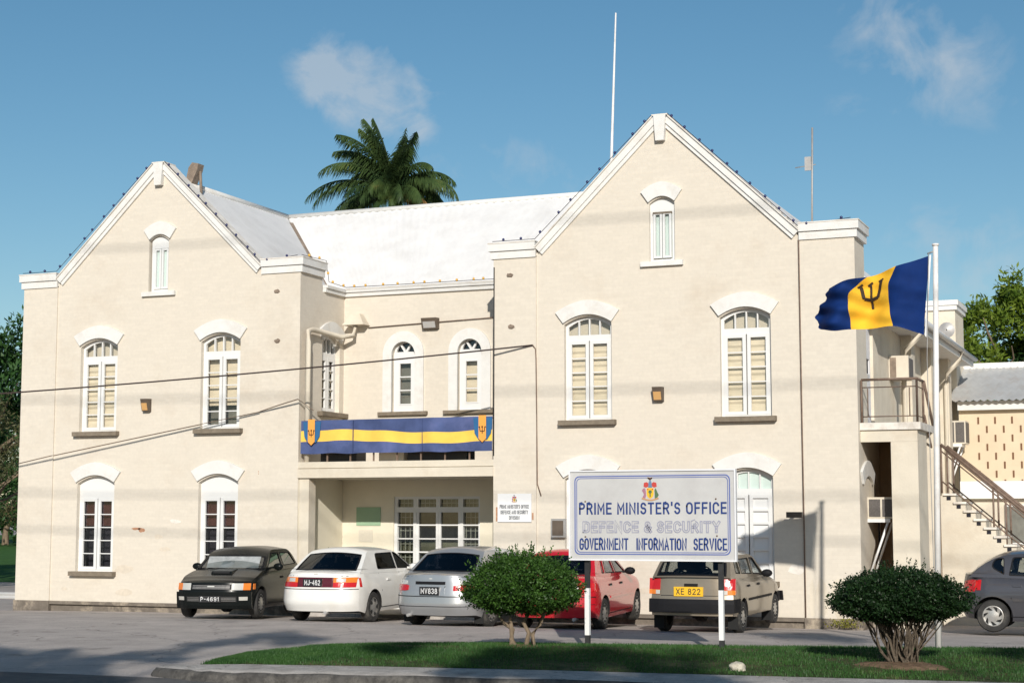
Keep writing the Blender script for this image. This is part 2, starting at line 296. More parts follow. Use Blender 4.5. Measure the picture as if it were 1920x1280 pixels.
def text_mesh(txt, bold=.0, outline=0, spacing=1.0):
    cu = bpy.data.curves.new('t', 'FONT'); cu.body = txt; cu.size = 1; cu.space_character = spacing; cu.dimensions = '2D'; cu.align_x = 'CENTER'; cu.resolution_u = 3
    if outline: cu.fill_mode = 'NONE'; cu.bevel_depth = outline; cu.bevel_resolution = 0
    else: cu.fill_mode = 'BOTH'; cu.offset = bold
    o = bpy.data.objects.new('t', cu); COL.objects.link(o); dg = bpy.context.evaluated_depsgraph_get(); dg.update()
    me = bpy.data.meshes.new_from_object(o.evaluated_get(dg)); vs = [tuple(v.co) for v in me.vertices]; fs = [tuple(p.vertices) for p in me.polygons]
    bpy.data.objects.remove(o); bpy.data.curves.remove(cu); bpy.data.meshes.remove(me)
    return vs, fs
def _arc(cx, cy, rx, ry, a0, a1, n=6): return [(cx+rx*math.cos(R(a0+(a1-a0)*i/n)), cy+ry*math.sin(R(a0+(a1-a0)*i/n))) for i in range(n+1)]
GL = {  # width, strokes (height 1)
 'P': (.56, [[(0, 0), (0, 1), (.3, 1)]+_arc(.3, .75, .26, .25, 90, -90)+[(0, .5)]]), 'R': (.58, [[(0, 0), (0, 1), (.3, 1)]+_arc(.3, .75, .26, .25, 90, -90)+[(0, .5)], [(.3, .5), (.58, 0)]]),
 'I': (0, [[(0, 0), (0, 1)]]), 'M': (.7, [[(0, 0), (0, 1), (.35, .3), (.7, 1), (.7, 0)]]), 'E': (.5, [[(.5, 1), (0, 1), (0, 0), (.5, 0)], [(0, .52), (.44, .52)]]), 'F': (.5, [[(.5, 1), (0, 1), (0, 0)], [(0, .52), (.44, .52)]]),
 'N': (.6, [[(0, 0), (0, 1), (.6, 0), (.6, 1)]]), 'T': (.56, [[(0, 1), (.56, 1)], [(.28, 1), (.28, 0)]]), 'V': (.6, [[(0, 1), (.3, 0), (.6, 1)]]), 'Y': (.6, [[(0, 1), (.3, .5), (.6, 1)], [(.3, .5), (.3, 0)]]), 'A': (.6, [[(0, 0), (.3, 1), (.6, 0)], [(.1, .32), (.5, .32)]]),
 'O': (.62, [_arc(.31, .69, .31, .31, 180, 0, 8)+_arc(.31, .31, .31, .31, 0, -180, 8)+[(0, .69)]]), 'C': (.58, [_arc(.3, .7, .29, .30, 15, 180, 8)+_arc(.3, .3, .29, .30, 180, 345, 8)]), 'G': (.6, [_arc(.3, .7, .3, .30, 15, 180, 8)+_arc(.3, .3, .3, .30, 180, 350, 8)+[(.6, .48), (.34, .48)]]),
 'S': (.54, [_arc(.27, .75, .25, .25, 20, 180, 6)+_arc(.27, .75, .25, .25, 190, 260, 3)+_arc(.27, .27, .27, .26, 80, 0, 4)+_arc(.27, .27, .27, .27, -10, -160, 6)]), 'D': (.58, [[(0, 0), (0, 1), (.26, 1)]+_arc(.28, .7, .3, .3, 85, 0, 5)+_arc(.28, .3, .3, .3, 0, -85, 5)+[(.26, 0), (0, 0)]]),
 'U': (.58, [[(0, 1)]+_arc(.29, .29, .29, .29, 180, 360, 8)+[(.58, 1)]]), '&': (.62, [[(.62, 0), (.14, .68)]+_arc(.29, .78, .18, .2, 200, -60, 8)+[(.1, .4)]+_arc(.27, .26, .26, .26, 150, 300, 6)+[(.6, .42)]]), "'": (.0, [[(0, 1.05), (0, .82)]]),
 '-': (.3, [[(0, .5), (.3, .5)]]), 'J': (.45, [[(.45, 1)]+_arc(.22, .24, .23, .24, 0, -180, 6)]), 'X': (.6, [[(0, 0), (.6, 1)], [(0, 1), (.6, 0)]]), '1': (.2, [[(0, .8), (.2, 1), (.2, 0)]]), '2': (.52, [_arc(.26, .73, .25, .27, 170, -30, 7)+[(0, 0), (.52, 0)]]), '3': (.52, [_arc(.25, .75, .24, .25, 160, -90, 7)+_arc(.25, .26, .27, .26, 90, -160, 7)]),
 '4': (.56, [[(.42, 0), (.42, 1), (0, .3), (.56, .3)]]), '6': (.54, [_arc(.27, .7, .26, .3, 30, 180, 6)+_arc(.27, .29, .27, .29, 180, 540, 12)]), '8': (.54, [_arc(.27, .76, .23, .24, -90, 270, 12), _arc(.27, .26, .27, .27, 90, 450, 12)]), '9': (.54, [_arc(.27, .71, .27, .29, 0, 360, 12)+_arc(.27, .3, .27, .3, 0, -150, 6)])}
def stroke_text(mb, txt, fr, cx, z0, wdt, hgt, w=.004, t=.12, outline=False, gap=.24, space=.5):
    x = 0; items = []
    for ch in txt:
        if ch == ' ': x += space; continue
        wd_, st = GL[ch]; items += [[(x+p[0], p[1]) for p in s] for s in st]; x += wd_+gap+t
    x -= gap+t; sx = (wdt-t*hgt)/x; k = 0
    for s in items:
        pts = [Vector((cx-wdt/2+t*hgt/2+p[0]*sx, z0+t*hgt/2+p[1]*(hgt-t*hgt))) for p in s]; n = len(pts); L_ = [[], []]
        for i in range(n):
            d0 = (pts[i]-pts[i-1]).normalized() if i else None; d1 = (pts[i+1]-pts[i]).normalized() if i < n-1 else None
            d0 = d0 or d1; d1 = d1 or d0; m_ = (d0+d1); m_ = m_.normalized() if m_.length > .2 else d1; nn = Vector((-m_.y, m_.x)); c_ = max(.45, nn.dot(Vector((-d1.y, d1.x)))); e_ = (d1*(-t*hgt/2) if i == 0 else (d0*(t*hgt/2) if i == n-1 else Vector((0, 0))))
            for q, sg in ((0, 1), (1, -1)): L_[q].append(pts[i]+e_+nn*sg*t*hgt/2/c_)
        k += 1; ww = w+.0004*(k % 5)
        def ribbon(a, b, e=0): mb.grid([[fr(p.x, p.y, ww+e) for p in a], [fr(p.x, p.y, ww+e) for p in b]])
        if not outline: ribbon(L_[0], L_[1])
        else:
            o = t*hgt*.34; c0 = [(a+b)/2 for a, b in zip(*L_)]
            for q in (0, 1): ribbon(L_[q], [a+(c-a).normalized()*o for a, c in zip(L_[q], c0)])
            for i, sg in ((0, 1), (-1, -1)):
                a, b = L_[0][i], L_[1][i]; d = (c0[1 if i == 0 else -2]-c0[i]).normalized()*o; ribbon([a, b], [a+d, b+d], .0003)
def put_text(mb, txt, fr, cx, z0, wdt, hgt, w=.004, m=None, bold=0, outline=0, spacing=1.0):
    vs, fs = text_mesh(txt, bold, outline, spacing)
    xs = [v[0] for v in vs]; ys = [v[1] for v in vs]; sx = wdt/(max(xs)-min(xs)); y0 = min(ys); sy = hgt/(max(ys)-y0); xm = (max(xs)+min(xs))/2
    zs = .3*min(sx, sy)
    mb.add([fr(cx+(v[0]-xm)*sx, z0+(v[1]-y0)*sy, w+max(0, v[2])*zs) for v in vs], fs, m)

# ---------------------------------------------------------------- ground
def gz(x, y):
    if y > 0: return -.14-.012*min(y, 30)
    if y > -5: z = -.14-.04*y
    elif y > -10: z = .06
    else: z = .06-.012*(min(-y, 17)-10)
    if x < -9 and y > -12: z -= .03*min(1, (-9-x)/4)*(1+y/12 if y < 0 else 1)*1.5
    return z
mb = MB()
xs = [-900, -300, -120, -60, -40]+[-30+i for i in range(0, 61)]+[40, 60, 120, 300, 900]; ys = [-300, -120, -60, -45]+[-40+i for i in range(0, 61)]+[30, 50, 100, 300, 1200]
mb.smooth = True; mb.grid([[(x, y, gz(x, y)) for y in ys] for x in xs])
mb.build('ground', 'asphalt', kind='structure', recalc=False)
# strip of paler tarmac apron along the facade foot
mb = MB(); mb.smooth = True
mb.grid([[(x, y, gz(x, y)+.004) for y in (-.05-1.1*j*(1+.0*x)-max(0, (-5-x))*.16*j for j in (0, .33, .66, 1))] for x in [-30+i for i in range(0, 38)]])
mb.build('apron', 'patch', kind='structure', recalc=False)
# carriageway in front of the kerb, coloured dark to imitate tree shade
M['road'] = mat('shade-toned road tarmac', (.13, .125, .12), .9, var=.25, vscale=2, bump=.5, bscale=50, dirt=(.07, .068, .065), dirtamt=.7, dscale=.6, spec=.2)
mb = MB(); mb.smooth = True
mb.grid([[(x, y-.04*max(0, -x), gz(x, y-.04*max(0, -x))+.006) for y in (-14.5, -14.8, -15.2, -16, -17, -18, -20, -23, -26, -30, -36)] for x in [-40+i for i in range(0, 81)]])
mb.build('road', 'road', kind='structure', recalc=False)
# raised grass island and its kerb
BACK = [(1.35, -13.0), (1.0, -11.9), (1.15, -10.3), (1.95, -9.1), (3.42, -8.3), (7.2, -7.35), (10.8, -6.2), (18, -4.6), (30, -2.5)]
FRONT = [(1.45, -14.0), (1.9, -13.75), (2.6, -13.6), (3.6, -13.4), (5.4, -13.12), (8.5, -12.8), (11.4, -12.5), (18, -11.8), (30, -10.6)]
def isl(i, t):
    n = len(BACK)-1; k = min(int(i), n-1); f = i-k
    b = Vector(BACK[k])*(1-f)+Vector(BACK[k+1])*f; a = Vector(FRONT[k])*(1-f)+Vector(FRONT[k+1])*f
    p = a*(1-t)+b*t; ed = min(1, i/2.2)
    h = .145+(.075*ed)*math.sin(math.pi*min(1, t*1.0))-.10*max(0, t-.55)/.45
    zb = gz(p.x, p.y)+.02
    if t > .97: h = zb-.03
    return Vector((p.x, p.y, max(h, zb-.03 if t > .97 else zb)))
mb = MB(); mb.smooth = True
NI = 64
mb.grid([[isl(i*(len(BACK)-1)/NI, j/20) for j in range(21)] for i in range(NI+1)])
mb.build('grass_island', 'grass', kind='structure', recalc=False)
mb = MB(); L = [[], [], [], []]
FP = [Vector(p) for p in FRONT]
fine = []
for k in range(len(FP)-1):
    for j in range(4): fine.append(FP[k]*(1-j/4)+FP[k+1]*(j/4))
fine.append(FP[-1])
P = []
for i, p in enumerate(fine):
    wdt = 1.0 if i > 6 else .55+.45*math.sin(i/6*math.pi/2)
    j = .02*math.sin(i*1.9)
    zt = .14; zr = gz(p.x, p.y-1.1)-.02
    P.append([(p.x, p.y+.03, zt-.06), (p.x, p.y, zt+.004), (p.x+.04, p.y-wdt*.5, zt-.005), (p.x+.1, p.y-wdt+.05, zt-.012+j*.4), (p.x+.1, p.y-wdt, zt-.05), (p.x+.1, p.y-wdt-.03, zr-.02)])
p0 = P[0]; P.insert(0, [(1.0, -13.9, .08), (1.0, -14.0, .13), (1.0, -14.15, .13), (1.0, -14.3, .12), (.98, -14.35, .08), (.97, -14.36, -.06)]); P.insert(0, [(.9, -14.02, .0), (.9, -14.05, .08), (.9, -14.1, .08), (.88, -14.2, .06), (.86, -14.22, .02), (.85, -14.22, -.08)])
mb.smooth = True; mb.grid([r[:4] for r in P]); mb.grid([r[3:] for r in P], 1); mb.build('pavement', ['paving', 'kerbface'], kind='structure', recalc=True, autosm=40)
# grass blades on the island
def blades(n, f, h0, h1, wd):
    V = np.zeros((n*3, 3)); 
    for i in range(n):
        x, y, z = f(); a = random.uniform(0, 6.28); h = random.uniform(h0, h1); lx, ly = random.uniform(-.4, .4)*h, random.uniform(-.4, .4)*h
        V[3*i] = (x-wd*math.cos(a), y-wd*math.sin(a), z); V[3*i+1] = (x+wd*math.cos(a), y+wd*math.sin(a), z); V[3*i+2] = (x+lx, y+ly, z+h)
    me = bpy.data.meshes.new('grass'); me.vertices.add(n*3); me.vertices.foreach_set('co', V.ravel()); me.loops.add(n*3); me.loops.foreach_set('vertex_index', np.arange(n*3))
    me.polygons.add(n); me.polygons.foreach_set('loop_start', np.arange(0, n*3, 3)); me.polygons.foreach_set('loop_total', np.full(n, 3)); me.update(); me.validate(); return me
def gpt():
    while 1:
        i = random.uniform(0, 7.2); t = random.random()*.985; p = isl(i, t)
        if random.random() < (.22 if math.sin(p.x*2.1+p.y*3.3)+math.sin(p.x*.9-p.y*2.7)+.5*math.sin(p.x*7+p.y*5)+(.8 if t < .18 else 0) > 1.0 else 1): return p.x, p.y, p.z
gm = leaf_mat('grass blades', (.026, .08, .02), (.055, .13, .03), (.13, .12, .05), scale=1.3, trans=.25)
me = blades(110000, gpt, .02, .055, .005); me.materials.append(gm); o = bpy.data.objects.new('grass', me); COL.objects.link(o)
_tag(o, 'short green grass covering the raised island beside the kerb', 'grass', kind='stuff')
# far lawn on the left with guard rail
mb = MB(); mb.smooth = True; mb.grid([[(x, y, -.42+.0*x+max(0, y-6)*.006) for y in (5.6, 8, 12, 20, 40, 70, 110)] for x in (-120, -60, -40, -30, -22, -15.5)])
mb.build('lawn', 'lawn', kind='structure', recalc=False)

# ---------------------------------------------------------------- the office building
B = thing('office_building', (-2.7, 1, 0), 'two storey cream brick office with twin white edged gables', 'building')
F0 = front(0)
XL, XR = (-12.7, -11.72, -6.1, -5.1), (-.41, .56, 6.17, 7.26)
WX = {'L': (-10.5, -7.17), 'R': (1.7, 5.04)}
def block(xs, cx, zb, wins, low, lowholes=()):
    """front wall of one gabled block with its window openings; pilasters stand 3 cm proud"""
    holes = [seg_open(c, .52, 4.0, 6.0, .17) for c in wins]+[seg_open(c, .52, .76, 2.79, .17) for c in low]+[seg_open(cx, .27, 7.22, 8.42, .12)]
    mb = MB(); x0, x1 = xs[1], xs[2]
    out_ = [(x0, .07), (x1, .07), (x1, 7.55), (cx+.2, 10.0), (cx-.2, 10.0), (x0, 7.55)]
    mb.poly(out_, holes, F0, .2)
    mb.build('wall', 'wall', B)
    pl = MB()
    for a, b in ((xs[0], xs[1]), (xs[2], xs[3])):
        mb = MB(); mb.box((a, -.035, .07), (b, .97, 7.5)); mb.build('pilaster', 'wall', B)
        mb = MB(); mb.box((a-.02, -.07, zb), (b+.02, 1.0, .07)); mb.build('plinth', 'plinth', B)
        e0 = .1 if a == xs[0] else .0; e1 = .1 if b == xs[3] else .0
        mb = MB(); mb.box((a-e0*.6, -.07, 7.47), (b+e1*.6, .99, 7.63)); mb.box((a-e0, -.11, 7.633), (b+e1, 1.03, 7.79)); mb.build('parapet_cornice', 'trim', B)
        mb = MB(); mb.box((a-e0-.01, -.12, 7.792), (b+e1+.01, 1.04, 7.815)); mb.build('parapet_cap', 'coping', B)
    mb = MB(); mb.box((xs[1]+.02, -.045, -.005), (xs[2]-.02, .1, .068)); mb.box((xs[1]+.02, .03, zb), (xs[2]-.02, .15, -.008)); mb.build('plinth', 'plinth', B)
    # stepped white gable coping: wide band with a thinner proud band over it
    def band(off0, off1, y0, y1, name, m, cut=.26):
        for sg in (-1, 1):
            xe = x0 if sg < 0 else x1
            ex = xe
            dx, dz = (cx-sg*-.16)-ex, 10.22-7.66
            Lg = math.hypot(dx, dz); nx, nz = -dz/Lg*(1 if dx > 0 else -1), abs(dx)/Lg
            a = Vector((ex, 0, 7.66)); b = Vector((cx+sg*.16, 0, 10.22)); nn = Vector((nx, 0, nz))
            q = [a-nn*off0, b-nn*off0, b-nn*off1, a-nn*off1]
            mb = MB(); mb.add([(p.x, y0, p.z) for p in q]+[(p.x, y1, p.z) for p in q], [(0, 1, 2, 3), (7, 6, 5, 4), (0, 4, 5, 1), (1, 5, 6, 2), (2, 6, 7, 3), (3, 7, 4, 0)])
            mb.build(name, m, B)
    band(-.0, .13, -.085, .28, 'gable_coping', 'trim'); band(.132, .205, -.05, .2, 'gable_moulding', 'trim'); band(-.025, -.002, -.12, .34, 'gable_cap', 'coping')
    mb = MB(); mb.poly([(cx-.09, 9.72), (cx+.09, 9.72), (cx+.13, 10.24), (cx-.13, 10.24)], [], F0, .3); [None]
    mb.v = [(v[0], v[1]-.13, v[2]) for v in mb.v]; mb.build('keystone', 'trim', B)
    mb = MB(); mb.box((cx-.17, -.125, 10.242), (cx+.17, .36, 10.27)); mb.build('gable_cap', 'coping', B)
block(XL, -8.9, -.45, WX['L'], WX['L']); block(XR, 3.33, -.3, WX['R'], WX['R'])

def label_arch(parent, fr, c, zs, hw=.52, rise=.17, thick=.33, ear=.18, w=.06, peak=.04, name='arch_surround'):
    n = 12; inn = [(c-hw-.01+2*(hw+.01)*i/n, zs+.03+rise*(1-(2*i/n-1)**2)) for i in range(n+1)]
    ow = hw+ear; o1 = [(c+ow-2*ow*i/n, zs+.26+(rise+.03)*(1-(2*i/n-1)**2)+peak*(1-abs(2*i/n-1))) for i in range(n+1)]
    pts = inn+o1
    mb = MB(); mb.poly(pts, [], lambda u, v, ww: fr(u, v, ww+w), w+.02); return mb.build(name, 'trim', parent)
def win_sill(parent, fr, c, z, hw=.62, m='sill', d=.14, h=.1):
    a = fr(c-hw, z-h, -.0); b = fr(c+hw, z, d); mb = MB(); mb.box(a, b); return mb.build('sill', m, parent)
def casement(parent, fr, u0, u1, z0, z1, rows, w, st=.07, bar=.028, rowz=None, th=.045):
    zz = rowz or [z0+st+(z1-z0-2*st)*i/rows for i in range(rows+1)]
    holes = [rect(u0+st, zz[i]+(bar/2 if i else 0), u1-st, zz[i+1]-(bar/2 if i < rows-1 else 0)) for i in range(rows)]
    mb = MB(); mb.poly(rect(u0, z0, u1, z1), holes, lambda u, v, ww: fr(u, v, ww+w), th); o = mb.build('casement', 'wood', parent)
    return o, zz
def plate(parent, fr, pts, w, m, name, th=.004):
    mb = MB(); mb.poly(pts, [], lambda u, v, ww: fr(u, v, ww+w), th, back=True); return mb.build(name, m, parent)
def big_window(fr, c, z0, zs, kind, label=None, sill=True, hw=.52, dpth=.11):
    fw = .06; tr = zs-.22     # transom bar under the fan light
    op = seg_open(c, hw, z0, zs, .17)
    fan = seg_open(c, hw-fw, tr+.0, zs-.03, .16, 12)
    rows = 5
    lo0, lo1 = z0+.04, tr-.12
    leaves = [(c-hw+fw, c-.012), (c+.012, c+hw-fw)]
    mb = MB(); frame_holes = [rect(c-hw+fw, lo0, c+hw-fw, lo1)]
    if kind != 'blankfan':
        fn = 4; xs_ = [c-hw+fw+(2*hw-2*fw)*i/fn for i in range(fn+1)]
        for i in range(fn):
            a, b = xs_[i]+(.013 if i else 0), xs_[i+1]-(.013 if i < fn-1 else 0); k = 4
            top = [(b+(a-b)*j/k, zs-.05+.16*(1-(((b+(a-b)*j/k)-c)/(hw-fw))**2)) for j in range(k+1)]
            frame_holes.append([(a, tr), (b, tr)]+top)
    mb.poly(op, frame_holes, lambda u, v, ww: fr(u, v, ww-dpth), .06)
    W = mb.build('window', 'wood', B, label=label)
    gw = -dpth-.05
    if kind == 'shutter':
        for a, b in leaves:
            n = 6; zz = [lo0+.06+(lo1-lo0-.1)*i/n for i in range(n+1)]
            m2 = MB(); hs = [rect(a+.07, zz[i]+.025, b-.07, zz[i+1]-.025) for i in range(n)]
            m2.poly(rect(a, lo0, b, lo1), hs, lambda u, v, ww: fr(u, v, ww-dpth+.012), .045); m2.build('shutter', 'wood', W)
            m2 = MB()
            for i in range(n):
                q = [fr(a+.07, zz[i]+.02, -dpth-.014), fr(b-.07, zz[i]+.02, -dpth-.014), fr(b-.07, zz[i+1]-.02, -dpth-.036), fr(a+.07, zz[i+1]-.02, -dpth-.036)]; m2.add(q, [(0, 1, 2, 3)])
            m2.build('shutter_panel', 'wood', W)
        plate(W, fr, seg_open(c, hw-.03, tr-.02, zs-.03, .17), gw, 'palegreen', 'pane')
    else:
        for a, b in leaves: casement(W, fr, a, b, lo0, lo1, rows, -dpth+.014, st=.07, bar=.022)
        plate(W, fr, seg_open(c, hw-.02, z0+.02, zs-.02, .17), gw, 'glass', 'pane')
        if kind == 'blind':
            mb = MB(); P = [];  zt = tr-.05
            for i in range(37):
                t = i/36; z = z0+.03+(zt-z0-.03)*t; f = (t*6) % 1
                P.append([fr(c-hw, z, gw-.03-.035*f), fr(c+hw, z, gw-.03-.035*f)])
            mb.grid(P); mb.build('blind', 'blind', W)
            plate(W, fr, rect(c-hw, zt, c+hw, zs+.2), gw-.12, 'notice', 'curtain')
            mb = MB(); [mb.box(fr(c+q*hw, z0, -dpth-.01), fr(c+q*(hw+.01), zs+.2, gw-.2)) for q in (-1, 1)]; mb.build('reveal', 'render', W)
        elif kind == 'halfblind':
            plate(W, fr, rect(c-hw, z0+.55, c+hw, zs+.2), gw-.12, 'blind', 'blind'); plate(W, fr, rect(c-hw, z0, c+hw, z0+.7), gw-.3, 'grey_blind', 'curtain')
        else:
            plate(W, fr, rect(c-hw, z0, c+hw, zs+.2), gw-.35, 'room', 'curtain'); plate(W, fr, rect(c-hw, z0+(zs-z0)*.52, c+hw, zs), gw-.1, 'maroon', 'blind')
    label_arch(W, fr, c, zs, hw=hw)
    if sill: win_sill(W, fr, c, z0)
    return W
big_window(F0, WX['L'][0], 4.0, 6.0, 'blind', 'tall arched window with cream blinds, upper left'); big_window(F0, WX['L'][1], 4.0, 6.0, 'halfblind', 'tall arched window with a half raised blind')
big_window(F0, WX['R'][0], 4.0, 6.0, 'blind', 'tall arched window above the big sign, cream blinds'); big_window(F0, WX['R'][1], 4.0, 6.0, 'blind', 'tall arched window with cream blinds, upper right')
big_window(F0, WX['L'][0], .76, 2.79, 'blankfan', 'dark paned window with white blanked arch'); big_window(F0, WX['L'][1], .76, 2.79, 'blankfan', 'dark paned window behind the black car')
big_window(F0, WX['R'][0], .76, 2.79, 'shutter', 'white shuttered window behind the sign'); big_window(F0, WX['R'][1], .76, 2.79, 'shutter', 'white shuttered window with green fan light')
def gable_window(c, openleaf):
    fr = F0; z0, zs = 7.22, 8.42
    mb = MB(); mb.poly(seg_open(c, .27, z0, zs, .12), [rect(c-.2, z0+.06, c+.2, zs-.17)], lambda u, v, ww: fr(u, v, ww-.07), .06); W = mb.build('window', 'wood', B, label='narrow gable window with pale green panes')
    for a, b in ((c-.19, c-.008), (c+.008, c+.19)): casement(W, fr, a, b, z0+.07, zs-.18, 1, -.05 if not openleaf else -.02, st=.045)
    plate(W, fr, rect(c-.19, z0+.07, c+.19, zs-.18), -.10, 'palegreen', 'pane')
    if openleaf: plate(W, fr, rect(c-.2, zs-.21, c+.2, zs-.17), -.01, 'sill', 'window_head', .05)
    label_arch(W, fr, c, zs, hw=.27, rise=.12, ear=.17, thick=.3); win_sill(W, fr, c, z0, hw=.45, m='trim', d=.08, h=.1)
gable_window(-8.86, False); gable_window(3.33, True)

# ---- recess between the blocks
MY = 2.05; FM = FR(0, MY, 1, 0, 0, -1)
def round_win(c, hw, z0, zs, n=16): return [(c-hw, z0), (c+hw, z0)]+arc(c, zs, hw, hw, 0, 180, n)
mids = (-3.54, -1.87)
mb = MB(); door_hole = rect(-3.77, -.1, -1.62, 2.48)
mb.poly([(-5.1, -.3), (-3.77, -.3), (-3.77, -.1), (-3.77, 2.48), (-1.62, 2.48), (-1.62, -.3), (-.41, -.3), (-.41, 3.1), (-5.1, 3.1)], [], FM, .2); mb.build('wall', 'yellowr', B)
mb = MB(); mb.poly(rect(-5.1, 3.104, -.41, 7.15), [round_win(c, .3, 4.42, 5.74) for c in mids], FM, .2); mb.build('wall', 'wall', B)
FS = FR(-5.1, 0, 0, 1, 1, 0)
mb = MB(); mb.poly([(.97, -.3), (MY, -.3), (MY, 7.15), (.97, 7.15)], [seg_open(1.42, .42, 4.4, 6.0, .17)], FS, .2); mb.build('wall', 'wall', B)
mb = MB(); mb.box((-5.125, .0, -.3), (-5.09, 2.04, 2.87)); mb.build('wall', 'yellowr', B)
mb = MB(); mb.poly(rect(0, -.3, 12, 7.5), [], FR(-.41, 12, 0, -1, -1, 0), .2); mb.build('wall', 'wall', B)
mb = MB(); mb.box((-5.08, .0, -.3), (-4.84, .3, 2.87)); mb.build('porch_column', 'render', B)
W = big_window(FS, 1.42, 4.4, 6.0, 'blind', 'narrow window in the side of the left block', hw=.42)
for c in mids:
    mb = MB(); z0, zs = 4.42, 5.74
    sur = [(c-.52, z0), (c+.52, z0)]+arc(c, 5.76, .52, .52, 0, 180, 20)
    mb.poly(sur, [round_win(c, .3, z0, zs)], lambda u, v, ww: FM(u, v, ww+.05), .07)
    W = mb.build('window', 'trim', B, label='small round headed window %s' % ('with dark panes' if c < -3 else 'with a cream blind'))
    m2 = MB(); hb = [(c-.18, z0+.17), (c+.18, z0+.17), (c+.18, 5.56), (c-.18, 5.56)]
    fans = []
    for a0, a1 in ((6, 52), (62, 118), (128, 174)):
        r0, r1 = .05, .235
        fans.append([(c+r0*math.cos(R((a0+a1)/2)), 5.79+r0*math.sin(R((a0+a1)/2)))]+[(c+r1*math.cos(R(a0+(a1-a0)*i/4)), 5.785+r1*math.sin(R(a0+(a1-a0)*i/4))) for i in range(5)])
    m2.poly(round_win(c, .3, z0, zs), [rect(c-.17, 4.58, c+.17, 5.57)]+fans, lambda u, v, ww: FM(u, v, ww-.1), .06); m2.build('frame', 'wood', W)
    casement(W, FM, c-.17, c+.17, 4.58, 5.57, 3, -.09, st=.03)
    plate(W, FM, round_win(c, .29, z0, zs), -.15, 'glass', 'pane')
    plate(W, FM, rect(c-.3, z0, c+.3, 5.6), -.28, 'grey_blind' if c < -3 else 'blind', 'blind'); plate(W, FM, rect(c-.3, 5.6, c+.3, 6.1), -.3, 'room', 'curtain')
    win_sill(W, FM, c+(.12 if c > -3 else 0), z0, hw=.62 if c < -3 else .75, d=.1, h=.08)
# parapets and cornice of the recess
mb = MB(); mb.box((-5.1, 1.99, 7.15), (-.41, 2.35, 7.24)); mb.box((-5.1, 1.95, 7.243), (-.41, 2.35, 7.31)); mb.build('parapet_cornice', 'trim', B)
mb = MB(); mb.box((-5.3, 1.04, 7.15), (-5.04, 1.985, 7.24)); mb.box((-5.3, 1.04, 7.243), (-5.0, 1.945, 7.31)); mb.build('parapet_cornice', 'trim', B)
mb = MB(); mb.box((-5.1, 1.94, 7.312), (-.41, 2.36, 7.33)); mb.build('parapet_cap', 'coping', B)
# balcony slab
mb = MB(); mb.box((-5.1, -.03, 3.085), (-.41, MY, 3.22)); mb.box((-5.1, -.06, 2.87), (-.41, MY, 3.07)); mb.box((-5.1, 0, 3.069), (-.41, MY-.01, 3.09)); mb.build('balcony_slab', 'render', B)
mb = MB(); mb.box((-5.1, .0, -.3), (-.41, MY, -.06)); mb.build('porch_floor', 'paving', B)
mb = MB()
mb.tube([(-5.05, .05, 4.1), (-.41, .05, 4.1)], .022); mb.tube([(-5.05, .05, 3.42), (-.41, .05, 3.42)], .015)
for i in range(9): mb.box((-5.0+i*.57, .035, 3.22), (-4.97+i*.57, .065, 4.1))
mb.build('balcony_railing', 'rail', B)
# entrance
E_ = MB(); z_t0, z_t1 = 2.24, 2.42
cols = [(-3.69, -3.29), (-3.17, -2.72), (-2.62, -2.17), (-2.05, -1.67)]
rowsz = [(.05, .92), (.95, 1.21), (1.24, 1.51), (1.54, 1.82), (1.85, 2.12)]
hol = [rect(a, z_t0, b, z_t1) for a, b in cols]+[rect(a, r0, b, r1) for (a, b) in (cols[0], cols[3]) for r0, r1 in rowsz]+[rect(-3.22, -.05, -2.12, 2.13)]
E_.poly(rect(-3.77, -.1, -1.62, 2.48), hol, lambda u, v, ww: FM(u, v, ww-.04), .08); EN = E_.build('entrance_frame', 'wood', B, label='white framed glazed entrance screen')
for a, b, hs in ((-3.22, -2.672, 1), (-2.668, -2.12, -1)):
    mb = MB(); mb.poly(rect(a, -.05, b, 2.13), [rect(a+.06, r0, b-.06, r1) for r0, r1 in rowsz], lambda u, v, ww: FM(u, v, ww-.06), .045)
    mb.build('door', 'wood', EN)
mb = MB(); mb.box((-2.72, MY-.04, .95), (-2.69, MY+.02, 1.15)); mb.build('door_handle', 'steel', EN)
plate(EN, FM, rect(-3.75, -.08, -1.64, 2.46), -.115, 'porchglass', 'pane')
mb = MB()
for a, b in (cols[0], cols[3]):
    for i in range(4): mb.box((a+.02+i*(b-a)/3.4, MY+.16, 0), (a+.035+i*(b-a)/3.4, MY+.175, 2.2))
    for z in (.5, .8, 1.1, 1.4, 1.7, 2.0): mb.box((a, MY+.161, z), (b, MY+.174, z+.015))
for a, b in cols:
    for i in range(1, 4): mb.box((a+i*(b-a)/4, MY+.16, z_t0), (a+.012+i*(b-a)/4, MY+.175, z_t1))
    mb.box((a, MY+.161, 2.325), (b, MY+.174, 2.34))
mb.build('security_grille', 'white', EN)
mb = MB(); mb.box((-4.3, MY+.9, -.1), (-.9, MY+.95, 2.6)); mb.build('lobby_wall', 'lobby', EN)
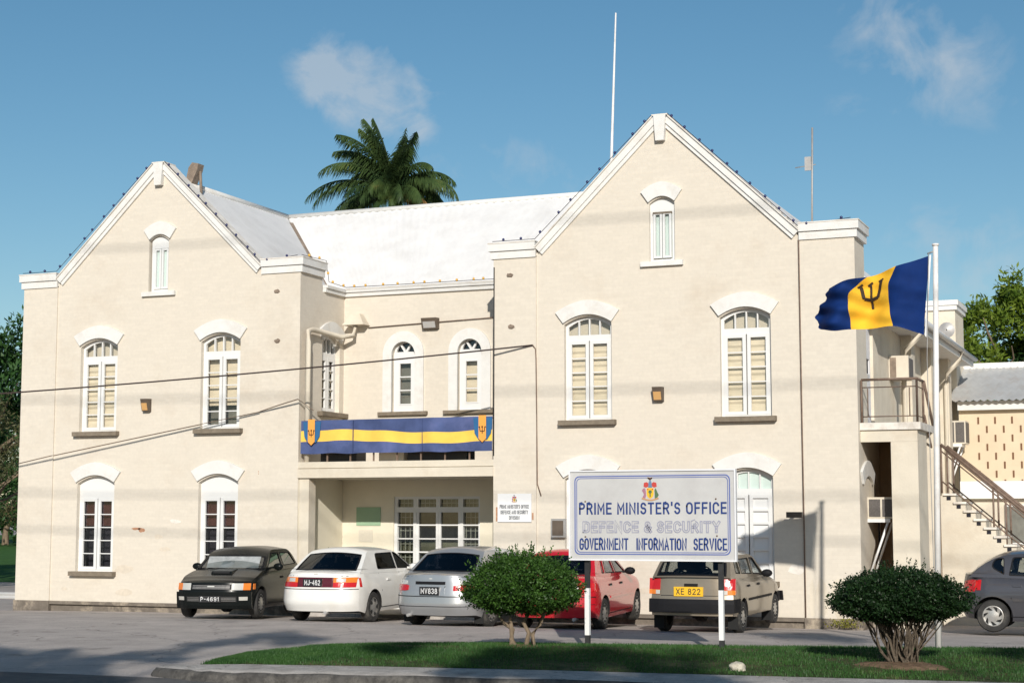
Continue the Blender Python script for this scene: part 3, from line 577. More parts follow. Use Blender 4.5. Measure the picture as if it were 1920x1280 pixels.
# ---- roofs
RZ, RS = 9.94, .875
CO = .075                                                            # corrugation pitch
def corr(a, b, c, d, n, amp=.018, dirn=0):
    """corrugated quad: a-b eave, d-c ridge; the ridges of the sheet run from eave to ridge"""
    a, b, c, d = map(Vector, (a, b, c, d)); nn = (b-a).cross(d-a).normalized(); P = []
    for i in range(n+1):
        t = i/n; off = nn*amp*(1 if i % 2 else -1)*.5; P.append([a*(1-t)+b*t+off, d*(1-t)+c*t+off])
    return P
mb = MB(); mb.smooth = True
e = 2.3; ze = RZ-RS*(5.85-e)
mb.grid(corr((-5.31, e, ze), (.2, e, ze), (3.33, 5.85, RZ), (-8.86, 5.85, RZ), 110, amp=.035)); mb.build('roof', 'roof', B, recalc=False)
mb = MB(); mb.smooth = True                                         # left block, inner slope, then its outer slope
mb.grid(corr((-5.55, 1.05, RZ-RS*3.31), (-5.31, 2.3, RZ-RS*3.55), (-8.86, 5.85, RZ), (-8.86, .22, RZ), 90)); mb.build('roof', 'roof', B, recalc=False)
mb = MB(); mb.smooth = True; mb.grid(corr((-12.3, 12, RZ-RS*3.44), (-12.3, .3, RZ-RS*3.44), (-8.86, .22, RZ), (-8.86, 12, RZ), 120)); mb.build('roof', 'roof', B, recalc=False)
mb = MB(); mb.smooth = True; mb.grid(corr((-.2, .3, 10.1-.86*3.53), (-.2, 2.6, 10.1-.86*3.53), (3.33, 6, 10.1), (3.33, .22, 10.1), 90)); mb.build('roof', 'roof', B, recalc=False)
mb = MB(); mb.smooth = True; mb.grid(corr((7.85, .99, 10.2-.86*4.52), (7.85, 13.6, 10.2-.86*4.52), (3.33, 13.6, 10.2), (3.33, .3, 10.2), 160, amp=.03)); mb.build('roof', 'roof', B, recalc=False)
mb = MB(); mb.smooth = True; mb.grid(corr((3.33, 12, 6.2), (-8.86, 12, 6.2), (-8.86, 5.85, RZ), (3.33, 5.85, RZ), 120)); mb.build('roof', 'roof', B, recalc=False)
mb = MB(); mb.tube([(-8.86, 5.86, RZ+.02), (3.3, 5.86, RZ+.02)], .07, 6); mb.build('ridge_cap', 'trim', B)
mb = MB(); mb.tube([(-8.86, .3, RZ+.02), (-8.86, 5.86, RZ+.02)], .07, 6); mb.build('ridge_cap', 'trim', B)
va, vb = Vector((-5.45, 2.44, ze+.10)), Vector((-8.6, 5.59, RZ-.22)); sd_ = Vector((.1, .1, .0))
mb = MB(); mb.add([va-sd_+Vector((0, 0, .03)), va+sd_+Vector((0, 0, .03)), vb+sd_*.8+Vector((0, 0, .03)), vb-sd_*.8+Vector((0, 0, .03)), va-sd_-Vector((0, 0, .1)), va+sd_-Vector((0, 0, .1)), vb+sd_*.8-Vector((0, 0, .1)), vb-sd_*.8-Vector((0, 0, .1))], [(0, 1, 2, 3), (4, 7, 6, 5), (0, 4, 5, 1), (3, 2, 6, 7), (0, 3, 7, 4), (1, 5, 6, 2)]); mb.build('valley_gutter', 'gutter', B)
mb = MB(); mb.smooth = False                                        # rough lip of roofing behind the right gable edge
for i in range(46):
    t = i/46; x = 3.6+t*2.6; z = 10.16-.897*(x-3.33)+.0; hh = .05+.05*random.random()
    mb.box((x, .30, z-.05), (x+.05, .5, z+hh))
mb.build('roof_edge', 'coping', B)
# side and back walls
FRW = FR(7.26, 0, 0, 1, 1, 0)
mb = MB(); mb.poly([(.97, -.3), (14.6, -.3), (14.6, 6.55), (.97, 6.55)], [rect(1.0, 3.82, 1.75, 5.9), rect(.7+1.2, 0, 2.7, 1.9)], FRW, .2); mb.build('wall', 'render', B)
mb = MB(); mb.box((-12.68, .97, -.45), (-12.5, 12, 7.0)); mb.box((-12.5, 12, -.45), (7.2, 12.2, 7.0)); mb.build('wall', 'render', B)
mb = MB(); mb.box((6.2, 13.6, -.3), (7.4, 15.3, 7.6)); mb.build('pilaster', 'render', B)
mb = MB(); mb.box((6.14, 13.52, 7.6), (7.46, 15.36, 7.72)); mb.box((6.1, 13.48, 7.723), (7.5, 15.4, 7.86)); mb.build('parapet_cornice', 'trim', B)
for yy in (5.2, 8.2, 11.2):
    mb = MB(); mb.box((7.262, yy, -.3), (7.5, yy+.5, 6.2)); mb.build('buttress', 'render', B)
mb = MB(); mb.box((7.262, 1.0, 6.05), (7.8, 13.5, 6.12)); mb.box((7.8, .98, 6.02), (7.86, 13.5, 6.3)); mb.build('eaves_soffit', 'trim', B)
mb = MB(); mb.tube([(7.93, 1.0, 6.2), (7.93, 13.4, 6.2)], .06, 8); mb.build('gutter', 'galv', B)
for y0, x1 in ((4.1, 7.93), (10.5, 7.93)):
    mb = MB(); mb.tube([(7.93, y0, 6.15), (7.9, y0, 5.95), (7.55, y0, 5.6), (7.5, y0, 5.3), (7.5, y0, .3)], .055, 8); mb.build('downpipe', 'render', B)
mb = MB(); mb.poly(rect(1.0, 3.82, 1.75, 5.9), [rect(1.1, 4.9, 1.65, 5.2)], lambda u, v, w_: FRW(u, v, w_-.06), .05); D = mb.build('door', 'doorw', B, label='peeling white door above the side balcony')
mb = MB(); mb.box((7.16, 1.1, 4.9), (7.17, 1.65, 5.2)); mb.build('pane', 'room', D)
mb = MB(); mb.box((7.2, 1.08, 4.7), (7.27, 1.12, 4.85)); mb.build('door_handle', 'steel', D)
mb = MB(); mb.box((7.1, 1.9, 0), (7.15, 2.7, 1.9)); mb.build('window', 'room', B)
# ---- downpipe and hopper in the recess
mb = MB(); mb.add([(-4.98, 1.7, 6.45), (-4.42, 1.7, 6.45), (-4.42, 2.04, 6.45), (-4.98, 2.04, 6.45), (-4.78, 1.85, 6.72), (-4.6, 1.85, 6.72), (-4.6, 2.04, 6.72), (-4.78, 2.04, 6.72)], [(3, 2, 1, 0), (4, 5, 6, 7), (0, 1, 5, 4), (1, 2, 6, 5), (2, 3, 7, 6), (3, 0, 4, 7)]); HP = mb.build('rain_hopper', 'render', B)
mb = MB(); mb.tube([(-4.7, 1.85, 6.47), (-4.72, 1.8, 6.2), (-4.95, 1.6, 6.16), (-4.95, .3, 6.2), (-4.95, .1, 6.15), (-4.95, .08, 5.9), (-4.95, .08, 3.22)], .06, 10); mb.build('downpipe', 'render', B)
mb = MB(); mb.tube([(-.46, 1.98, 7.1), (-.46, 1.98, 3.3)], .04, 8); mb.build('downpipe', 'render', B)
mb = MB(); mb.tube([(-4.45, 2.02, 6.4), (-.5, 2.02, 6.52)], .012, 5); mb.build('conduit', 'rail', B)
# crack line, stains, vent holes
mb = MB(); mb.tube([(6.165, -.045, 7.5), (6.168, -.045, 4), (6.172, -.045, .08)], .014, 5); mb.build('conduit', 'rail', B)
mb = MB(); mb.tube([(.49, -.05, 5.6), (.55, -.04, 5.52), (.565, -.045, 5.3), (.575, -.01, 2.7), (.66, -.015, 2.45)], .014, 5); mb.build('conduit', 'rail', B)
mb = MB(); mb.tube([(-.39, -.05, 7.3), (-.395, -.045, 6), (-.4, -.045, 3.3)], .014, 5); mb.build('conduit', 'black', B)
random.seed(3)
def blob(mb, fr, u, v, ru, rv, w=.0): 
    n = 14; pts = [(u+ru*math.cos(6.283*i/n)*random.uniform(.8, 1.2), v+rv*math.sin(6.283*i/n)*random.uniform(.75, 1.2)) for i in range(n)]
    mb.poly(pts, [], lambda a, b, c: fr(a, b, c+w), .002)
mb = MB()
for u, v in ((-5.7, 7.06), (-5.68, 5.94), (-.04, 7.11), (0, 6.01)): blob(mb, F0, u, v, .075, .05, .038); mb.box((u-.05, -.06, v-.03), (u+.05, -.036, v+.02))
mb.build('putlog_hole', 'gutter', B)
mb = MB()
for u, v, a, b in ((-6.05, 3.0, .09, .07), (-6.0, 2.93, .04, .05), (-9.35, 1.75, .12, .03), (-9.2, 1.72, .1, .05), (-9.4, 5.9, .0, .0)):
    if a: blob(mb, F0, u, v, a, b, .002)
mb.build('wall_stain', 'stain', B)
damp = mat('faint damp patch', (.60, .53, .435), .9, var=.12, vscale=7)
for k in range(34):
    u = random.choice((random.uniform(-11.5, -6.3), random.uniform(.8, 5.9))); v = .15+abs(random.gauss(0, .8))
    if any(abs(u-c) < .8 and .5 < v < 3.4 for c in WX['L']+WX['R']): continue
    mb = MB(); blob(mb, F0, u, v, random.uniform(.05, .28), random.uniform(.03, .12), .0015+.0002*(k % 7)); mb.build('wall_patch', damp, B)
mb = MB(); blob(mb, F0, 6.0, 1.0, .18, .1, .002); blob(mb, F0, -8.3, 1.92, .15, .05, .002); mb.build('wall_patch', 'coping', B)
mb = MB()
for u, a in ((6.5, .12), (6.85, .2), (6.3, .06)): blob(mb, F0, u, .45, a, .38, .037)
mb.build('wall_patch', 'render', B)
# ---- external stair, balcony and store tower on the right side
T = thing('stair_tower', (8.0, 1.2, -.1), 'cream outside staircase block with balcony beside the office', 'staircase')
mb = MB(); mb.box((7.262, .12, 3.69), (8.42, 2.2, 3.83)); mb.build('balcony_slab', 'coping', T)
mb = MB(); mb.box((7.262, .17, 3.46), (8.35, .4, 3.688)); mb.box((7.84, .172, -.2), (8.35, .4, 3.458)); mb.box((8.15, .402, -.2), (8.348, 1.35, 3.686)); mb.build('tower_wall', 'render', T)
mb = MB(); mb.box((8.152, 1.7, -.2), (8.45, 2.2, 3.686)); mb.build('tower_wall', 'render', T)
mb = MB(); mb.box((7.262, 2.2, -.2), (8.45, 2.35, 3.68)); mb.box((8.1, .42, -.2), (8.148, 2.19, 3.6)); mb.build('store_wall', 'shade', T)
mb = MB()
def rail(mb, a, b, h=1.0, mid=True):
    a, b = Vector(a), Vector(b); up = Vector((0, 0, 1))
    mb.tube([a+up*h, b+up*h], .028, 6); mb.tube([a+up*h*.82, b+up*h*.82], .012, 5); mb.tube([a+up*.12, b+up*.12], .012, 5)
    mb.tube([a, a+up*h], .024, 6); mb.tube([b, b+up*h], .024, 6)
rail(mb, (7.3, .17, 3.83), (8.36, .17, 3.83), .84); mb.build('balcony_railing', 'rail', T)
mb = MB(); rail(mb, (8.36, .17, 3.83), (8.36, .95, 3.83), .84); mb.build('balcony_railing', 'rail', T)
mb = MB(); mb.tube([(7.42, .17, 4.5), (7.42, .17, 3.95)], .012, 5); mb.tube([(8.22, .17, 4.5), (8.22, .17, 3.95)], .012, 5); mb.build('balcony_railing', 'rail', T)
mb = MB(); mb.tube([(8.38, .95, 4.67), (8.4, 2.4, 3.5)], .03, 6); mb.tube([(8.38, .95, 4.0), (8.4, 2.4, 2.85)], .02, 6); mb.build('handrail', 'rail', T)
mb = MB()                                                           # stair flight down to the right
n = 12; x0, z0, run, rise = 8.5, 2.45, .195, .172; pts = [(8.36, -.3), (x0+n*run, -.3)]
top = [(x0+n*run, z0-n*rise)]
for k in range(n, 0, -1): top += [(x0+k*run, z0-(k-1)*rise), (x0+(k-1)*run, z0-(k-1)*rise)]
F3 = front(2.75); mb.poly(pts+top[0:]+[(8.36, 2.45)], [], F3, 1.0, back=True); mb.build('stair_wall', 'render', T)
for k in range(n):
    mb = MB(); x = x0+k*run; z = z0-k*rise; mb.box((x-.04, 2.70, z-.0), (x+run+.02, 3.8, z+.045)); mb.build('tread', 'coping', T)
mb = MB()
for k in range(n): x = x0+k*run; z = z0-k*rise; mb.box((x+.02, 2.735, z-.09), (x+.1, 2.76, z-.02))
mb.build('tread_slot', 'room', T)
for y in (2.8, 3.7):
    mb = MB(); a = Vector((8.42, y, 3.5)); b = Vector((x0+n*run, y, z0-n*rise+1.05))
    mb.tube([a, b], .035, 6); mb.tube([a-Vector((0, 0, .13)), b-Vector((0, 0, .13))], .015, 5); mb.tube([a-Vector((0, 0, .75)), b-Vector((0, 0, .75))], .015, 5)
    for t in (.0, .05, .42, .52, .78, 1): p = a.lerp(b, t); mb.tube([p, p-Vector((0, 0, 1.0))], .022, 6)
    mb.build('handrail', 'rail', T)

# ---- low annex behind the stairs
A = thing('annex', (13, 13, -.3), 'low cream annex with pierced wall and corrugated roof', 'building')
AX = FR(0, 13, 1, 0, 0, -1); slots = []
for r_ in range(8):
    for c_ in range(26):
        slots.append((8.0+c_*.43+(.215 if r_ % 2 else 0), 4.55-r_*.235))
mb = MB(); mb.box((7.5, 13.0, 2.96), (20, 13.3, 5.05)); mb.build('wall', 'annex', A)
mb = MB()
for u, v in slots: mb.box((u-.022, 12.985, v-.09), (u+.022, 13.01, v+.09))
_tag(mb.build('breeze_slots', 'slot', A), kind='stuff')
mb = MB(); mb.box((7.5, 12.8, 4.82), (20, 13.4, 5.06)); mb.build('fascia', 'trim', A)
mb = MB(); mb.box((7.5, 12.9, 2.5), (20, 13.3, 2.955)); mb.build('wall_band', 'white', A)
mb = MB(); mb.box((7.5, 13.1, -.4), (20, 13.4, 2.49)); mb.build('wall', 'render', A)
for u in (8.6, 9.9, 11.4): 
    mb = MB(); mb.box((u, 13.04, 1.3), (u+1.0, 13.12, 2.35)); wi = mb.build('window', 'wood', A); mb = MB(); mb.box((u+.06, 13.02, 1.36), (u+.94, 13.05, 2.29)); mb.build('pane', 'grey_blind', wi)
mb = MB(); mb.smooth = True; mb.grid(corr((7.3, 12.6, 5.05), (20, 12.6, 5.05), (20, 15.2, 6.15), (7.3, 15.2, 6.15), 140, amp=.05)); mb.build('roof', 'galv', A, recalc=False)
mb = MB(); mb.box((7.4, 15.1, 6.1), (20, 15.3, 6.26)); mb.build('ridge_cap', 'trim', A)

# ---------------------------------------------------------------- fittings on and around the building
def floodlight(name, loc, label, fr, u, v, wd, hg, amber=True):
    t = thing(name, loc, label, 'lamp', 'floodlights on the walls'); mb = MB(); f = lambda a, b, c: fr(u+a, v+b, c)
    mb.add([f(-wd, -hg, 0), f(wd, -hg, 0), f(wd, hg, 0), f(-wd, hg, 0), f(-wd, -hg*.9, .12), f(wd, -hg*.9, .12), f(wd, hg*.95, .2), f(-wd, hg*.95, .2)], [(0, 1, 2, 3), (4, 7, 6, 5), (0, 4, 5, 1), (1, 5, 6, 2), (2, 6, 7, 3), (3, 7, 4, 0)])
    mb.build('housing', 'lampbody', t)
    mb = MB(); mb.add([f(-wd*.8, -hg*.78, .13), f(wd*.8, -hg*.78, .13), f(wd*.8, hg*.3, .187), f(-wd*.8, hg*.3, .187), f(-wd*.8, -hg*.78, .1), f(wd*.8, -hg*.78, .1), f(wd*.8, hg*.3, .1), f(-wd*.8, hg*.3, .1)], [(0, 1, 2, 3), (4, 7, 6, 5), (0, 4, 5, 1), (1, 5, 6, 2), (2, 6, 7, 3), (3, 7, 4, 0)]); mb.build('lens', 'lampglass' if amber else 'galv', t)
floodlight('floodlight', (-9.1, 0, 4.58), 'brown floodlight between the two upper left windows', F0, -9.1, 4.58, .09, .15)
floodlight('floodlight', (3.24, 0, 4.49), 'brown floodlight between the two upper right windows', F0, 3.24, 4.49, .1, .15)
floodlight('floodlight', (-2.83, MY, 6.42), 'wide grey floodlight above the round headed windows', FM, -2.83, 6.42, .19, .13, False)
t = thing('meter_box', (1.05, 0, 1.78), 'grey box on wall half hidden by the big sign', 'box'); mb = MB(); mb.box((.92, -.12, 1.6), (1.22, -.002, 1.98)); mb.build('casing', 'steel', t); mb = MB(); mb.box((.95, -.135, 1.64), (1.19, -.121, 1.94)); mb.build('lid', 'lampbody', t)
mb = MB(); mb.box((5.95, -.35, 2.03), (6.0, -.036, 2.07)); mb.box((5.9, -.4, 2.0), (6.2, -.3, 2.11)); mono('wall_lamp', (6.05, -.1, 2.05), mb, 'lampbody', 'small dark lamp bracket in the flag shadow', 'lamp')
label_arch(B, FRW, .75, 2.62, hw=.5, w=.05)
def acunit(x0, y0, z0, x1, y1, z1, label, facing='x'):
    t = thing('air_conditioner', ((x0+x1)/2, (y0+y1)/2, z0), label, 'air conditioner', 'air conditioners on the side wall'); mb = MB(); mb.box((x0, y0, z0), (x1, y1, z1)); mb.build('casing', 'ac', t)
    mb = MB(); mb.box((x1+.001, y0+.04, z0+.04), (x1+.012, y1-.04, z1-.04)); mb.build('grille', 'acg', t)
    mb = MB(); mb.box((x0+.03, y0-.012, z0+.04), ((x0+x1)/2-.02, y0-.001, z1-.04)); mb.box(((x0+x1)/2+.02, y0-.012, z0+.04), (x1-.03, y0-.001, z1-.04)); mb.build('grille', 'acg', t)
    mb = MB(); mb.box((x0, y0-.02, z0-.07), (x1-.1, y1+.02, z0-.002)); mb.build('shelf', 'white', t)
    for yy in (y0+.02, y1-.06): mb = MB(); mb.tube([(x1-.15, yy, z0-.07), (7.28, yy, z0-1.1)], .025, 6); mb.build('bracket', 'white', t)
acunit(7.262, .75, 1.98, 7.8, 1.35, 2.4, 'cream air conditioner on white brackets in the tower opening')
t = thing('air_conditioner', (7.45, 3.9, 4.9), 'cream air conditioner above the side balcony', 'air conditioner', 'air conditioners on the side wall'); mb = MB(); mb.box((7.262, 3.6, 4.95), (7.68, 4.25, 5.45)); mb.build('casing', 'ac', t)
mb = MB(); mb.box((7.681, 3.66, 5.0), (7.69, 4.19, 5.4)); mb.build('grille', 'acg', t); mb = MB(); mb.box((7.29, 3.588, 4.99), (7.42, 3.599, 5.41)); mb.build('grille', 'gutter', t)
acunit(7.262, 11.9, 3.9, 7.8, 12.6, 4.5, 'far air conditioner on long brackets behind the flagpole')
t = thing('satellite_dish', (7.3, 10.4, 6.6), 'grey satellite dish on the eaves behind the flagpole', 'dish'); mb = MB(); mb.lathe([(.02, .0), (.12, .02), (.2, .06)], (7.6, 10.3, 6.7), axis='y', n=16); mb.build('dish', 'steel', t); mb = MB(); mb.tube([(7.6, 10.35, 6.75), (7.6, 10.5, 6.3)], .02); mb.build('arm', 'steel', t)
# wall sign
def crest(mb_cols, fr, cx, z0, s, w, parent):
    """little coat of arms built of flat coloured plates: shield, supporters, helmet, crest, ribbon"""
    def pl(name, m, polys, dw):
        mb = MB()
        for p in polys: mb.poly([(cx+x*s, z0+y*s) for x, y in p], [], lambda a, b, c: fr(a, b, c+w+dw), .002)
        mb.build(name, m, parent)
    sh = [(-.17, .2), (-.12, .08), (0, .0), (.12, .08), (.17, .2), (.17, .5), (-.17, .5)]
    pl('crest_shield', 'gold', [sh], .002)
    pl('crest_tree', 'crest_green', [[(-.03, .08), (.03, .08), (.03, .24), (.09, .3), (.06, .4), (-.06, .4), (-.09, .3), (-.03, .24)]], .004)
    pl('crest_flower', 'crest_red', [arc(-.11, .44, .035, .035, 0, 330, 7), arc(.11, .44, .035, .035, 0, 330, 7)], .004)
    pl('crest_dolphin', 'crest_purple', [[(-.34, .0), (-.24, .02), (-.2, .15), (-.21, .35), (-.25, .5), (-.34, .48), (-.4, .38), (-.34, .3), (-.3, .2), (-.36, .1)]], .002)
    pl('crest_pelican', 'crest_green', [[(.22, .02), (.32, .02), (.42, .18), (.36, .28), (.3, .42), (.25, .5), (.21, .4), (.22, .2)]], .002)
    pl('crest_mantling', 'crest_red', [[(-.32, .56), (-.2, .52), (-.1, .56), (-.06, .7), (-.16, .78), (-.3, .74)], [(.32, .56), (.2, .52), (.1, .56), (.06, .7), (.16, .78), (.3, .74)]], .002)
    pl('crest_helmet', 'crest_blue', [[(-.09, .52), (.09, .52), (.08, .72), (.03, .86), (-.03, .86), (-.08, .72)]], .004)
    pl('crest_arm', 'crest_brown', [[(-.02, .86), (.02, .86), (.03, .98), (.12, 1.0), (.12, .97), (-.14, .97), (-.14, 1.0), (-.02, .99)]], .003)
    pl('crest_ribbon', 'crest_tan', [[(-.42, .0), (-.3, -.04), (-.1, -.09), (.1, -.09), (.3, -.04), (.42, .0), (.38, .07), (.2, -.0), (0, -.03), (-.2, 0), (-.38, .07)]], .005)
for k, c in dict(crest_green=(.08, .15, .07), crest_red=(.5, .05, .04), crest_purple=(.36, .16, .22), crest_blue=(.12, .2, .33), crest_brown=(.2, .1, .05), crest_tan=(.5, .27, .13)).items(): M[k] = mat(k, c, .6)
t = thing('office_sign', (.08, -.05, 2.2), 'small white sign with crest on the pilaster by the porch', 'sign')
fr_ = front(-.04)
mb = MB(); mb.box((-.3, -.065, 1.91), (.46, -.042, 2.5)); mb.build('panel', 'white', t)
fs_ = front(-.066)
crest(None, fs_, .08, 2.33, .14, .001, t)
mb = MB(); stroke_text(mb, "PRIME MINISTER'S OFFICE", fs_, .08, 2.19, .66, .078, .003, t=.15); stroke_text(mb, 'DEFENCE AND SECURITY', fs_, .08, 2.075, .62, .078, .003, t=.15); stroke_text(mb, 'DIVISION', fs_, .08, 1.96, .24, .078, .003, t=.15); mb.build('lettering', 'ink_grey', t)
mb = MB(); mb.box((-.345, -.05, 1.93), (-.31, -.04, 2.22)); mb.box((.47, -.05, 1.96), (.5, -.04, 2.1)); mb.build('rust_mark', 'stain', t)
mb = MB(); mb.box((-4.72, MY-.02, 1.82), (-4.1, MY-.003, 2.24)); mono('notice_board', (-4.4, MY, 2.0), mb, 'green_sign', 'pale green notice board on the porch back wall', 'notice board')
mb = MB(); mb.box((-4.66, MY-.012, 1.45), (-4.3, MY-.003, 1.72)); mono('paper_notice', (-4.5, MY, 1.6), mb, 'notice', 'faded paper notice below the green notice board', 'notice')

# banner and pennants on the balcony
BN = thing('banner', (-2.7, -.1, 3.8), 'long blue and yellow striped bunting hung on the balcony rail', 'banner')
def by(x, z): return -.075+.018*math.sin(x*5.1+z*2)+.012*math.sin(x*11)
def bz(x): return .05*math.sin((x+5)*1.5)+.012*math.sin(x*6)-.02*(x+2.7)
mb = MB(); mb.smooth = True; x0, x1, n = -5.03, -.42, 90
zs_ = [3.40, 3.47, 3.54, 3.625, 3.70, 3.78, 3.865, 3.95, 4.05, 4.13]
for k in range(9):
    m = 1 if 3 <= k < 6 else 0
    P = []
    for i in range(n+1):
        x = x0+(x1-x0)*i/n; row = []
        for z in zs_[k:k+2]:
            f = 1-abs(z-3.75)/.38 if z > 3.41 and z < 4.12 else (.3*math.sin(x*7)*.5 if z < 3.5 else 0)
            row.append((x, by(x, z), z+bz(x)*max(f, -.3)))
        P.append(row)
    mb.grid(P, m)
mb.build('cloth', ['bblue', 'bgold'], BN, recalc=True)
mb = MB()
for x in (-3.72, -2.05): mb.box((x, -.1, 3.42), (x+.006, -.03, 4.11))
mb.build('seam', 'bblue', BN)
def trident(mb, fr, c, z, s, w, t=.02):
    def st(a, b): 
        a, b = Vector(a), Vector(b); d = (b-a).normalized(); nrm = Vector((-d.y, d.x))*t/2
        mb.poly([(c+p.x*s, z+p.y*s) for p in (a-nrm/s, b-nrm/s, b+nrm/s, a+nrm/s)], [], lambda u, v, ww: fr(u, v, ww+w), .004)
    st((0, 0), (0, 1)); st((-.38, .95), (-.3, .3)); st((.38, .95), (.3, .3)); st((-.3, .32), (.3, .32)); st((-.1, .85), (0, 1.02)); st((.1, .85), (0, 1.02)); st((-.48, .82), (-.38, 1)); st((.48, .82), (.38, 1))
for c, lb in ((-4.72, 'left'), (-.62, 'right')):
    t = thing('pennant', (c, -.13, 3.9), 'orange trident pennant on the %s end of the balcony banner' % lb, 'pennant', 'trident pennants on the banner')
    fp = front(-.145)
    mb = MB(); mb.poly([(c-.22, 4.1), (c-.19, 3.78), (c-.1, 3.64), (c+.1, 3.64), (c+.19, 3.78), (c+.22, 4.1)], [], front(-.115), .006, back=True); mb.build('backing', 'teal', t)
    mb = MB(); mb.poly([(c-.085, 4.15), (c-.085, 3.66), (c, 3.58), (c+.085, 3.66), (c+.085, 4.15)], [], fp, .008, back=True); mb.build('strip', 'orange', t)
    mb = MB(); trident(mb, fp, c, 3.76, .16, .003, .018); mb.build('trident', 'ink', t)
# clutter standing on the balcony behind the banner
for x, wd, c, lb in ((-4.3, .45, 'black', 'dark crate on the balcony floor behind banner'), (-3.0, .3, 'ac', 'pale box on the balcony floor behind banner'), (-1.9, .7, 'black', 'long dark crate on the balcony behind banner right half')):
    t = thing('storage_box', (x, .5, 3.22), lb, 'box'); mb = MB(); mb.box((x-wd, .35, 3.222), (x+wd, .8, 3.52)); mb.build('box_body', c, t); mb = MB(); mb.box((x-wd-.02, .33, 3.521), (x+wd+.02, .82, 3.56)); mb.build('lid', c, t)

# cables
def cable(name, a, b, sag, r, label, grp=None):
    a, b = Vector(a), Vector(b); mb = MB(); n = 24
    mb.tube([a.lerp(b, i/n)-Vector((0, 0, sag*4*(i/n)*(1-i/n))) for i in range(n+1)], r, 6); return mono(name, tuple(a), mb, 'cable', label, 'cable', grp)
cable('overhead_cable', (.49, -.05, 5.6), (-24, -6.5, 4.18), .25, .018, 'thick dark cable sloping across the front to the left')
mb = MB(); mb.tube([(-12.72, -.045, 3.28), (-11.75, -.045, 3.46), (-11.7, -.012, 3.465), (-9, -.014, 3.9), (-6.12, -.012, 4.36), (-6.08, -.045, 4.37), (-5.6, -.05, 4.5), (-5.12, -.05, 4.62), (-4.7, -.08, 4.35)], .008, 5); mono('wall_cable', (-12.7, 0, 3.3), mb, 'rail', 'thin brown cable stapled across the left gable wall', 'cable')
for i, (yb, zb) in enumerate(((-26, 17.4), (-26, 15.2), (-25, 20.5), (-24, 13.4))):
    cable('power_line', (-45, yb+1, zb+.4), (60, yb-1, zb+.3), 1.0, .02, 'power line high over the road, number %s from the top' % ('second', 'third', 'first', 'lowest')[i] if False else ('second highest power line over the road', 'third highest power line over the road', 'highest power line over the road', 'lowest power line over the road')[i], 'power lines over the road')

# strings of coloured bulbs
def bulbs(name, pts, m, label, step=.33, r=.032, up=.05):
    t = thing(name, pts[0], label, 'string lights', 'strings of bulbs along the parapets'); pts = [Vector(p) for p in pts]
    mb = MB(); mb.tube([p+Vector((0, 0, up*.5)) for p in pts], .007, 4); mb.build('wire', 'cable', t)
    seg = [(a, b, (b-a).length) for a, b in zip(pts, pts[1:])]; proto = None
    for a, b, l in seg:
        k = max(1, int(l/step))
        for i in range(k):
            p = a.lerp(b, (i+.5+random.uniform(-.2, .2))/k)+Vector((0, 0, up))
            if proto is None:
                mb = MB(); mb.lathe([(0, -r), (r*.6, -r*.7), (r, .1*r), (r*.7, r*.8), (0, r*1.2)], (0, 0, 0), n=8); proto = mb.build('bulb', m, loc=(0, 0, 0)); o = proto
            else: o = proto.copy(); COL.objects.link(o)
            o.parent = t; o.location = p-Vector(pts[0])
for xs, cx, nm in ((XL, -8.9, 'left'), (XR, 3.33, 'right')):
    ex0, ex1 = xs[1], xs[2]
    bulbs('string_lights', [(xs[0], -.1, 7.82), (ex0, -.1, 7.82), (cx-.16, -.1, 10.25)], 'bulb_blue', 'dark blue bulbs up the left slope of the %s gable' % nm, .4)
    bulbs('string_lights', [(cx+.16, -.1, 10.25), (ex1, -.1, 7.72), (xs[3]-.05, -.1, 7.82)], 'bulb_blue', 'dark blue bulbs down the right slope of the %s gable' % nm, .36)
bulbs('string_lights', [(-5.1, .0, 7.84), (-5.02, 1.0, 7.84), (-5.0, 1.1, 7.36), (-5.0, 1.95, 7.34), (-.5, 1.96, 7.34)], 'bulb_gold', 'yellow bulbs along the low parapet between the gables', .36)
# roof poles
mb = MB(); mb.tube([(1.2, 3, 8.7), (1.22, 3, 10.1), (1.35, 3, 13.53)], [.035, .035, .018], 8); mono('roof_flagpole', (1.2, 3, 8.7), mb, 'white_steel', 'tall thin white pole rising from the roof left of gable peak', 'pole')
t = thing('antenna_mast', (5.8, 3, 8.0), 'thin grey mast with small aerial above the right roof', 'antenna'); mb = MB(); mb.tube([(5.78, 3, 7.6), (5.84, 3, 10.44)], .022, 6); mb.build('mast', 'steel', t)
mb = MB(); mb.tube([(5.45, 3, 9.58), (5.9, 3, 9.62)], .012, 5); mb.box((5.66, 2.98, 9.5), (5.8, 3.02, 9.8)); mb.build('aerial', 'steel', t)
t = thing('roof_vent', (-8.75, 1.3, 9.8), 'dark hooded vent on the roof behind the left gable', 'vent'); mb = MB(); mb.tube([(-8.62, 1.3, 9.75), (-8.66, 1.3, 10.3)], .035, 6); mb.build('stay', 'gutter', t)
mb = MB(); mb.add([(-8.98, 1.15, 10.0), (-8.85, 1.15, 9.9), (-8.66, 1.15, 10.3), (-8.62, 1.15, 10.46), (-8.8, 1.15, 10.5), (-8.9, 1.15, 10.38), (-8.98, 1.4, 10.0), (-8.85, 1.4, 9.9), (-8.66, 1.4, 10.3), (-8.62, 1.4, 10.46), (-8.8, 1.4, 10.5), (-8.9, 1.4, 10.38)], [(0, 1, 2, 3, 4, 5), (11, 10, 9, 8, 7, 6)]+[(i, i+6, (i+1) % 6+6, (i+1) % 6) for i in range(6)]); mb.build('hood', 'gutter', t)

